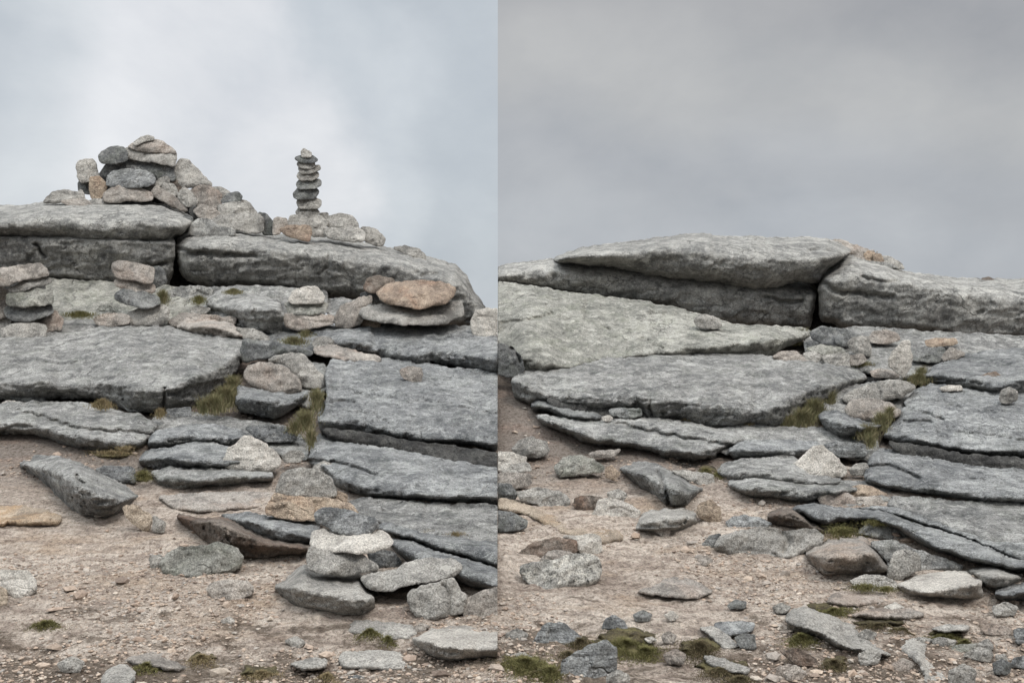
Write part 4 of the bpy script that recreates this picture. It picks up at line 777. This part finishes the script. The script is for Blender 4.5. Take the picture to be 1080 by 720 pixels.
# organic dark earth and dry turf in the near ground and against the ledges
mr=nn(nt,'ShaderNodeMapRange'); nt.links.new(sep.outputs[1],mr.inputs[0]); mr.inputs[1].default_value=5.2; mr.inputs[2].default_value=4.2; mr.inputs[3].default_value=-.1; mr.inputs[4].default_value=.1
n3=noise(nt,v,2.7,7,.75,mapping=(1,2.,1),dist=.5); ad=nn(nt,'ShaderNodeMath',operation='ADD'); nt.links.new(n3,ad.inputs[0]); nt.links.new(mr.outputs[0],ad.inputs[1])
df=ramp(nt,ad.outputs[0],[(.53,(0,0,0)),(.6,(.8,.8,.8))]); c=mixc(nt,df,c,rgb((96,84,72)))
mr=nn(nt,'ShaderNodeMapRange'); nt.links.new(sep.outputs[1],mr.inputs[0]); mr.inputs[1].default_value=6.3; mr.inputs[2].default_value=7.6
c=mixc(nt,mr.outputs[0],c,mixc(nt,wf,rgb((128,118,109)),rgb((142,124,112))))
gcol=ramp(nt,fine,[(.38,(.4,.37,.35)),(.5,(1,1,1)),(.64,(1.35,1.35,1.35))]); c=mixc(nt,.9,c,gcol,'MULTIPLY')
gcol=ramp(nt,grit,[(.3,(.5,.5,.5)),(.5,(1,1,1)),(.72,(1.45,1.45,1.45))]); c=mixc(nt,.8,c,gcol,'MULTIPLY')
nt.links.new(c,b.inputs['Base Color']); b.inputs['Roughness'].default_value=.97; b.inputs['Specular IOR Level'].default_value=.1
bp=nn(nt,'ShaderNodeBump'); bp.inputs['Strength'].default_value=1; bp.inputs['Distance'].default_value=.045
h1=noise(nt,v,24,8,.78); nt.links.new(h1,bp.inputs['Height']); nt.links.new(bp.outputs[0],b.inputs['Normal'])
g=make_mesh('ground',np.stack([GX,GY,GZ],-1).reshape(-1,3),(q.ravel(),np.full(len(q),4)),m); tag(g,kind='structure')

# ------------------------------------------------------------------ gravel: crumbs of granite on the soil (nobody could count them)
def island_mat(name,cols,rough=.95):
    m=bpy.data.materials.new(name); m.use_nodes=True; nt=m.node_tree; b=nt.nodes['Principled BSDF']
    gi=nn(nt,'ShaderNodeNewGeometry')
    c=ramp(nt,gi.outputs['Random Per Island'],[(i/(len(cols)-1),rgb(c)) for i,c in enumerate(cols)])
    n=noise(nt,gi.outputs['Position'],90,3,.7); k=ramp(nt,n,[(.3,(.6,.6,.6)),(.7,(1.3,1.3,1.3))]); c=mixc(nt,.8,c,k,'MULTIPLY')
    nt.links.new(c,b.inputs['Base Color']); b.inputs['Roughness'].default_value=rough; b.inputs['Specular IOR Level'].default_value=.15
    return m
def ico():
    t=(1+5**.5)/2; V=np.array([(-1,t,0),(1,t,0),(-1,-t,0),(1,-t,0),(0,-1,t),(0,1,t),(0,-1,-t),(0,1,-t),(t,0,-1),(t,0,1),(-t,0,-1),(-t,0,1)],float); V/=np.linalg.norm(V[0])
    Fc=np.array([(0,11,5),(0,5,1),(0,1,7),(0,7,10),(0,10,11),(1,5,9),(5,11,4),(11,10,2),(10,7,6),(7,1,8),(3,9,4),(3,4,2),(3,2,6),(3,6,8),(3,8,9),(4,9,5),(2,4,11),(6,2,10),(8,6,7),(9,8,1)]); return V,Fc
def scatter(name,n,yr,sizes,mat,seed,dens=None):
    rs=np.random.RandomState(seed); V0,F0=ico()
    y=yr[0]+(yr[1]-yr[0])*rs.rand(n*3)**1.25; x=(rs.rand(n*3)*2-1)*(y*.53)
    p=np.stack([x,y,0*x],-1); keep=(fbm(p*1.5+5,4)*1.9+rs.rand(len(x))*.8)>.52; x,y=x[keep][:n],y[keep][:n]; n=len(x)
    s=sizes[0]*(sizes[1]/sizes[0])**(rs.rand(n)**2.6)
    sc=np.stack([s*rs.uniform(.8,1.5,n),s*rs.uniform(.7,1.2,n),s*rs.uniform(.35,.75,n)],-1)
    a=rs.rand(n)*6.28; ca,sa=np.cos(a),np.sin(a)
    L=V0[None]*(1+.28*rs.randn(n,12,1).clip(-1.2,1.2))*sc[:,None]
    X=L[...,0]*ca[:,None]-L[...,1]*sa[:,None]+x[:,None]; Y=L[...,0]*sa[:,None]+L[...,1]*ca[:,None]+y[:,None]
    Z=L[...,2]+gz(x,y)[:,None]+sc[:,2][:,None]*.35
    V=np.stack([X,Y,Z],-1).reshape(-1,3); Fa=(F0[None]+12*np.arange(n)[:,None,None]).reshape(-1,3)
    o=make_mesh(name,V,(Fa.ravel(),np.full(len(Fa),3)),mat,smooth=False); return o
gm=island_mat('granite_crumbs',[(100,88,79),(152,135,121),(168,152,136),(126,111,99),(160,141,124),(136,130,123),(176,163,148)])
tag(scatter('gravel',30000,(3.3,7.6),(.0035,.012),gm,3),'loose granite grit and crumbs strewn over the bare soil','gravel',kind='stuff')
tag(scatter('rock_chips',900,(3.4,9.0),(.009,.036),gm,5),'small pale rock chips lying about on the soil','rock chips',kind='stuff')

# ------------------------------------------------------------------ tufts and moss
def blades(name,cells,h,n,w,mat,lean=.5,seed=0,up=0.):
    """cells: list of (px,py,rx,ry,depth or None); blades rooted there"""
    rs=np.random.RandomState(seed); Vs=[];Fs=[];base=0
    tot=sum(c[2]*c[3] for c in cells)
    for (cx,cy,rx,ry,d) in cells:
        m_=max(6,int(1.7*n*c_frac(cx,cy,rx,ry,tot)))
        a=rs.rand(m_)*6.28; r=np.abs(rs.randn(m_))*(.85 if up else .62); px=cx+rx*r*np.cos(a); py=cy+ry*np.minimum(r,1.7 if up else 1.2)*np.sin(a)
        D=gd(py)-.03 if d is None else d-(py-cy)/F*d*1.2+rs.randn(m_)*.01
        P=world(px,py,D)
        if d is None: P[:,2]=gz(P[:,0],P[:,1])+up*np.clip(1.1-r,0,1)
        hh=.85*h*rs.uniform(.3,1.2,m_)*(1.15-.6*np.clip(r,0,1.5)); an=rs.rand(m_)*6.28; le=lean*rs.uniform(.2,1.,m_)*hh
        dx,dy=np.cos(an)*le,np.sin(an)*le-.15*hh*lean
        fa=rs.rand(m_)*3.14; wx,wy=np.cos(fa)*w*.33,np.sin(fa)*w*.2
        for t,ww in ((0,1.),(.5,.8),(1.,.12)):
            off=np.stack([dx*t*t,dy*t*t,hh*(t-.25*lean*t*t)],-1)
            for s in (-1,1): Vs.append((P+off+np.stack([wx*ww*s,wy*ww*s,0*wx],-1)))
        k=np.arange(m_); st=[base+j*m_+k for j in range(6)]; base+=6*m_
        Fs.append(np.stack([st[0],st[1],st[3],st[2]],-1)); Fs.append(np.stack([st[2],st[3],st[5],st[4]],-1))
    V=np.concatenate(Vs); Fq=np.concatenate(Fs)
    return make_mesh(name,V,(Fq.ravel(),np.full(len(Fq),4)),mat)
def c_frac(cx,cy,rx,ry,tot): return rx*ry/tot
gr1=island_mat('mountain_grass',[(104,104,72),(134,128,98),(92,96,62),(146,134,106),(112,108,76),(122,106,82)])
gr2=island_mat('dry_grass',[(146,126,98),(126,114,82),(156,140,112),(112,98,74),(134,126,90)])
mo1=island_mat('green_moss',[(98,98,62),(116,112,72),(84,84,54),(126,118,80),(106,96,68)])
mo2=island_mat('brown_moss',[(107,93,74),(86,77,60),(126,112,88),(95,93,63),(77,67,56)])
T=[ # name, cells, height, count, width, mat, lean, label
('grass_tuft',[(226,432,14,6,8.2),(238,424,14,9,8.45),(246,412,8,10,8.8),(214,434,6,4,8.2)],.16,2600,.006,gr1,.7,'large olive grass tuft at the right corner of the big left slab'),
('grass_tuft',[(322,448,10,12,7.75),(334,425,8,12,8.3),(328,466,5,8,7.5),(310,455,8,4,7.7)],.12,2200,.006,gr1,.7,'long grass strip between the pink oval stone and the wide slab, left scene'),
('grass_tuft',[(310,362,16,5,9.7),(322,354,8,3,9.9)],.08,900,.006,gr1,.7,'short grass patch above the angular rock, left scene'),
('grass_tuft',[(172,316,7,7,11.2)],.13,500,.006,gr1,.6,'small grass tuft growing out of the left cleft'),
('grass_tuft',[(210,318,8,4,10.9)],.08,500,.006,mo1,.5,'dark green tuft on the hump right of the left cleft'),
('grass_tuft',[(246,309,9,2,11.)],.06,1100,.006,gr1,.5,'thin grass line under the huge right block, left scene'),
('grass_tuft',[(84,333,19,3,10.4)],.06,900,.006,mo1,.5,'mossy grass fringe behind the big left slab'),
('grass_tuft',[(108,429,11,4,8.25)],.08,700,.006,gr2,.6,'rusty dry tuft under the front edge of the big left slab'),
('grass_tuft',[(169,438,6,4,8.1)],.07,350,.006,gr2,.6,'small rusty tuft at the corner where the big left slab ends'),
('grass_tuft',[(455,564,28,4,None),(480,568,20,3,None)],.05,1400,.006,gr2,.6,'dry grass strip on the flat grey ledge, left scene'),
('moss_cushion',[(151,502,8,5,6.9)],.05,600,.007,mo1,.4,'dark moss clump right of the small bluish slab, left scene'),
('moss_cushion',[(118,478,22,3,7.4),(132,473,10,3,7.5)],.04,700,.006,gr2,.5,'dry moss strip under the layered slab, left scene'),
('moss_cushion',[(48,659,16,3,None)],.035,700,.006,mo1,.5,'narrow green moss streak low at the left of the foreground'),
('moss_cushion',[(390,672,14,4,None),(410,677,8,3,None)],.035,800,.006,mo1,.5,'green moss under the soil-level rock before the front cairn'),
('moss_cushion',[(155,700,14,5,None)],.035,600,.006,mo1,.5,'moss beside the flat pale pinkish rock, left scene'),
('moss_cushion',[(212,694,14,5,None)],.03,600,.006,gr2,.5,'olive moss patch between the two flat foreground rocks, left scene'),
('moss_cushion',[(275,708,20,6,None),(345,712,12,5,None)],.03,900,.006,gr2,.5,'yellowish moss at the bottom edge near the thin pale rock'),
('grass_tuft',[(846,446,16,6,8.15),(860,436,12,8,8.35),(832,452,8,4,8.1),(876,426,6,6,8.6)],.15,2400,.006,gr1,.7,'large brown and olive grass tuft at the end of the great flat slab'),
('grass_tuft',[(915,460,10,7,7.7),(930,448,8,9,7.95),(938,440,5,6,8.1),(918,470,5,4,7.5)],.12,1700,.006,gr1,.7,'grass strip between the dark bluish rock and the wide slab, right scene'),
('grass_tuft',[(968,402,14,5,9.0),(972,394,7,4,9.2)],.09,900,.006,gr1,.7,'grass clump behind the pale upright stone, right scene'),
('grass_tuft',[(846,357,10,4,10.4),(838,362,8,3,10.3)],.13,700,.006,gr1,.6,'small brownish tuft at the foot of the right cleft'),
('grass_tuft',[(908,386,14,3,9.55)],.07,600,.006,gr1,.6,'thin tuft in front of the gully rubble strip'),
('grass_tuft',[(676,372,18,2,10.0),(730,370,12,2,10.0),(715,372,6,2,10.)],.04,900,.006,mo1,.5,'line of green moss between the greenish sheet and the great slab'),
('grass_tuft',[(735,443,12,3,8.25),(790,452,8,3,8.1)],.07,700,.006,gr2,.6,'rusty tufts under the front edge of the great flat slab'),
('moss_cushion',[(744,496,8,5,None),(760,501,9,4,None),(764,487,6,3,None)],.05,900,.007,mo1,.4,'dark moss clump behind the big wedge rock, right scene'),
('grass_tuft',[(1010,545,34,4,None),(1060,560,16,4,None),(985,541,12,3,None)],.045,1700,.006,gr2,.6,'dry grass strip on the flat grey ledge, right scene'),
('moss_cushion',[(888,562,16,6,5.75),(925,552,14,3,5.9)],.06,1100,.006,mo1,.5,'moss under the twisted bedrock ridge, right scene'),
('moss_cushion',[(660,676,26,11,None),(680,682,14,6,None)],.05,4200,.005,mo1,.6,'bright green moss cushion in the middle of the right foreground'),
('moss_cushion',[(555,703,26,10,None),(580,708,12,8,None)],.05,3800,.005,mo1,.6,'large moss mat in the bottom left corner of the right scene'),
('moss_cushion',[(612,678,16,6,None),(600,690,10,5,None)],.04,1400,.005,mo2,.6,'brown moss below the grey triangular rock'),
('moss_cushion',[(737,681,18,8,None)],.05,2200,.005,mo2,.6,'round brown moss cushion left of the arched pale rock'),
('moss_cushion',[(846,673,15,5,None)],.04,1500,.005,mo1,.6,'green moss patch on the lower edge of the long bluish slab'),
('moss_cushion',[(998,668,14,5,None)],.04,1500,.005,mo1,.6,'small green moss behind the foreground rubble'),
('moss_cushion',[(1017,678,9,3,None)],.035,700,.005,mo1,.6,'tiny moss spot beside the white loaf-shaped stone'),
('moss_cushion',[(880,697,12,5,None)],.04,1100,.005,mo2,.6,'brown moss below the long bluish slab'),
('moss_cushion',[(878,640,24,4,None)],.03,1400,.005,mo1,.6,'thin moss strip above the long bluish slab'),
('moss_cushion',[(912,620,14,4,5.0),(935,622,10,3,5.0)],.04,900,.005,mo1,.6,'moss line under the flat grey stone before the big boulder'),
('moss_cushion',[(760,702,22,7,None),(780,712,20,6,None)],.035,1900,.005,mo2,.6,'sprawling brown moss at the bottom of the right foreground'),
('moss_cushion',[(925,656,26,3,None),(950,662,16,3,None)],.03,1200,.005,mo2,.6,'faint brownish moss strip right of the long bluish slab'),
]
mossm=granite('moss_bed',rgb((84,76,56)),rgb((56,50,40)),rgb((104,98,66)),speck=.7,patch=.8,crack=0)
for i,(nm,cs,h,n,w,mt,le,lab) in enumerate(T):
    if nm=='moss_cushion':
        cx,cy,rx,ry,d=cs[0]; a_=np.linspace(0,2*math.pi,15)[:-1]; rs_=np.random.RandomState(i); k_=rs_.uniform(.75,1.25,14)
        Pm=[(cx+rx*1.15*k*math.cos(t),cy+ry*1.1*k*math.sin(t)) for k,t in zip(k_,a_)]
        o=rock('moss_cushion',Pm,mossm,flat=True,R=6,r=.07,lift=-.0,n=1.6,seed=500+i,th=.05,**({} if d is None else dict(d=d,dt=d+.25)))
        f=blades('moss_fringe',cs,h*.6,int(n*2.2),w*.7,mt,1.1,seed=100+i,up=.018); f.parent=o
    else: o=blades(nm,cs,h,n,w,mt,le,seed=100+i)
    tag(o,lab,'grass' if nm=='grass_tuft' else 'moss','grass tufts among the rocks' if nm=='grass_tuft' else 'moss cushions on the soil')

# ------------------------------------------------------------------ light, sky, camera
SUN_EL,SUN_AZ=math.radians(58),math.radians(-40)      # from the left, slightly behind the outcrop
sd=bpy.data.lights.new('sun','SUN'); sd.energy=2.0; sd.angle=math.radians(16); sd.color=(1,.97,.93)
so=bpy.data.objects.new('sun',sd); COL.objects.link(so)
so.rotation_euler=(math.pi/2-SUN_EL,0,-SUN_AZ if False else math.radians(40)); 
w=bpy.data.worlds.new('World'); scene.world=w; w.use_nodes=True; nt=w.node_tree; nt.nodes.clear()
out=nn(nt,'ShaderNodeOutputWorld'); sky=nn(nt,'ShaderNodeTexSky',sky_type='NISHITA'); sky.sun_disc=False; sky.sun_elevation=SUN_EL; sky.sun_rotation=math.radians(-40)
b1=nn(nt,'ShaderNodeBackground'); nt.links.new(sky.outputs[0],b1.inputs[0]); b1.inputs[1].default_value=.06
tc=nn(nt,'ShaderNodeTexCoord'); nv=nn(nt,'ShaderNodeVectorMath',operation='NORMALIZE'); nt.links.new(tc.outputs['Generated'],nv.inputs[0])
sp=nn(nt,'ShaderNodeSeparateXYZ'); nt.links.new(nv.outputs[0],sp.inputs[0])
def math2(op,a,b_=None,clamp=False):
    n=nn(nt,'ShaderNodeMath',operation=op); n.use_clamp=clamp
    for i,vv in enumerate((a,b_)):
        if vv is None: continue
        if hasattr(vv,'is_linked'): nt.links.new(vv,n.inputs[i])
        else: n.inputs[i].default_value=vv
    return n.outputs[0]
nz=noise(nt,nv.outputs[0],2.6,6,.5,dist=.25); nz2=noise(nt,nv.outputs[0],4.6,6,.56,dist=.25,mapping=(1,1,1.5))
az=math2('ARCTAN2',sp.outputs[0],sp.outputs[1])
wob=math2('MULTIPLY',math2('SUBTRACT',nz,.5),.42)
a2=math2('ADD',az,wob)
# the left cloud bank: pale bright break between blue-grey cloud
def px2a(p): return math.atan((p-CX)/F)
def pos(p): return (px2a(p)+.6)/1.2
u=math2('DIVIDE',math2('ADD',a2,.6),1.2,True)
Lr=ramp(nt,u,[(pos(-10),rgb((202,208,214))),(pos(100),rgb((214,219,224))),(pos(190),rgb((232,234,238))),(pos(330),rgb((229,231,235))),(pos(380),rgb((208,214,220))),(pos(440),rgb((194,201,208))),(pos(540),rgb((192,199,206)))],'EASE')
ph=math2('DIVIDE',sp.outputs[2],math2('MAXIMUM',sp.outputs[1],.05))
Rr=ramp(nt,math2('ADD',math2('MULTIPLY',ph,3.),math2('MULTIPLY',wob,1.6)),[(.0,rgb((178,184,191))),(.2,rgb((183,187,193))),(.4,rgb((178,181,186))),(.62,rgb((187,188,189))),(.95,rgb((170,171,174)))],'EASE')
ln=ramp(nt,nz2,[(.34,(.9,.915,.93)),(.5,(1,1,1)),(.64,(1.08,1.075,1.065))])
side=math2('GREATER_THAN',sp.outputs[0],0.0)
cl=mixc(nt,side,Lr,Rr); cl=mixc(nt,1.0,cl,ln,'MULTIPLY'); n4=ramp(nt,noise(nt,nv.outputs[0],9,6,.55,dist=.15,mapping=(1,1,1.8)),[(.36,(.965,.97,.975)),(.62,(1.03,1.03,1.025))]); cl=mixc(nt,1.0,cl,n4,'MULTIPLY')
zen=nn(nt,'ShaderNodeMapRange'); nt.links.new(sp.outputs[2],zen.inputs[0]); zen.inputs[1].default_value=.32; zen.inputs[2].default_value=.8; zen.inputs[3].default_value=1.0; zen.inputs[4].default_value=5.0
b2=nn(nt,'ShaderNodeBackground'); nt.links.new(cl,b2.inputs[0]); nt.links.new(zen.outputs[0],b2.inputs[1])
mx=nn(nt,'ShaderNodeMixShader'); mx.inputs[0].default_value=.93; nt.links.new(b1.outputs[0],mx.inputs[1]); nt.links.new(b2.outputs[0],mx.inputs[2]); nt.links.new(mx.outputs[0],out.inputs[0])
cd=bpy.data.cameras.new('camera'); cam=bpy.data.objects.new('camera',cd); COL.objects.link(cam); scene.camera=cam
cam.location=(0,0,EYE); cam.rotation_euler=(math.pi/2,0,0); cd.sensor_width=36; cd.lens=F/1080*36
cd.shift_x=(540-CX)/1080; cd.shift_y=-(360-HR)/1080; cd.clip_end=6000; cd.clip_start=.05
scene.view_settings.view_transform='Standard'; scene.view_settings.look='None'; scene.view_settings.gamma=1; scene.view_settings.exposure=0
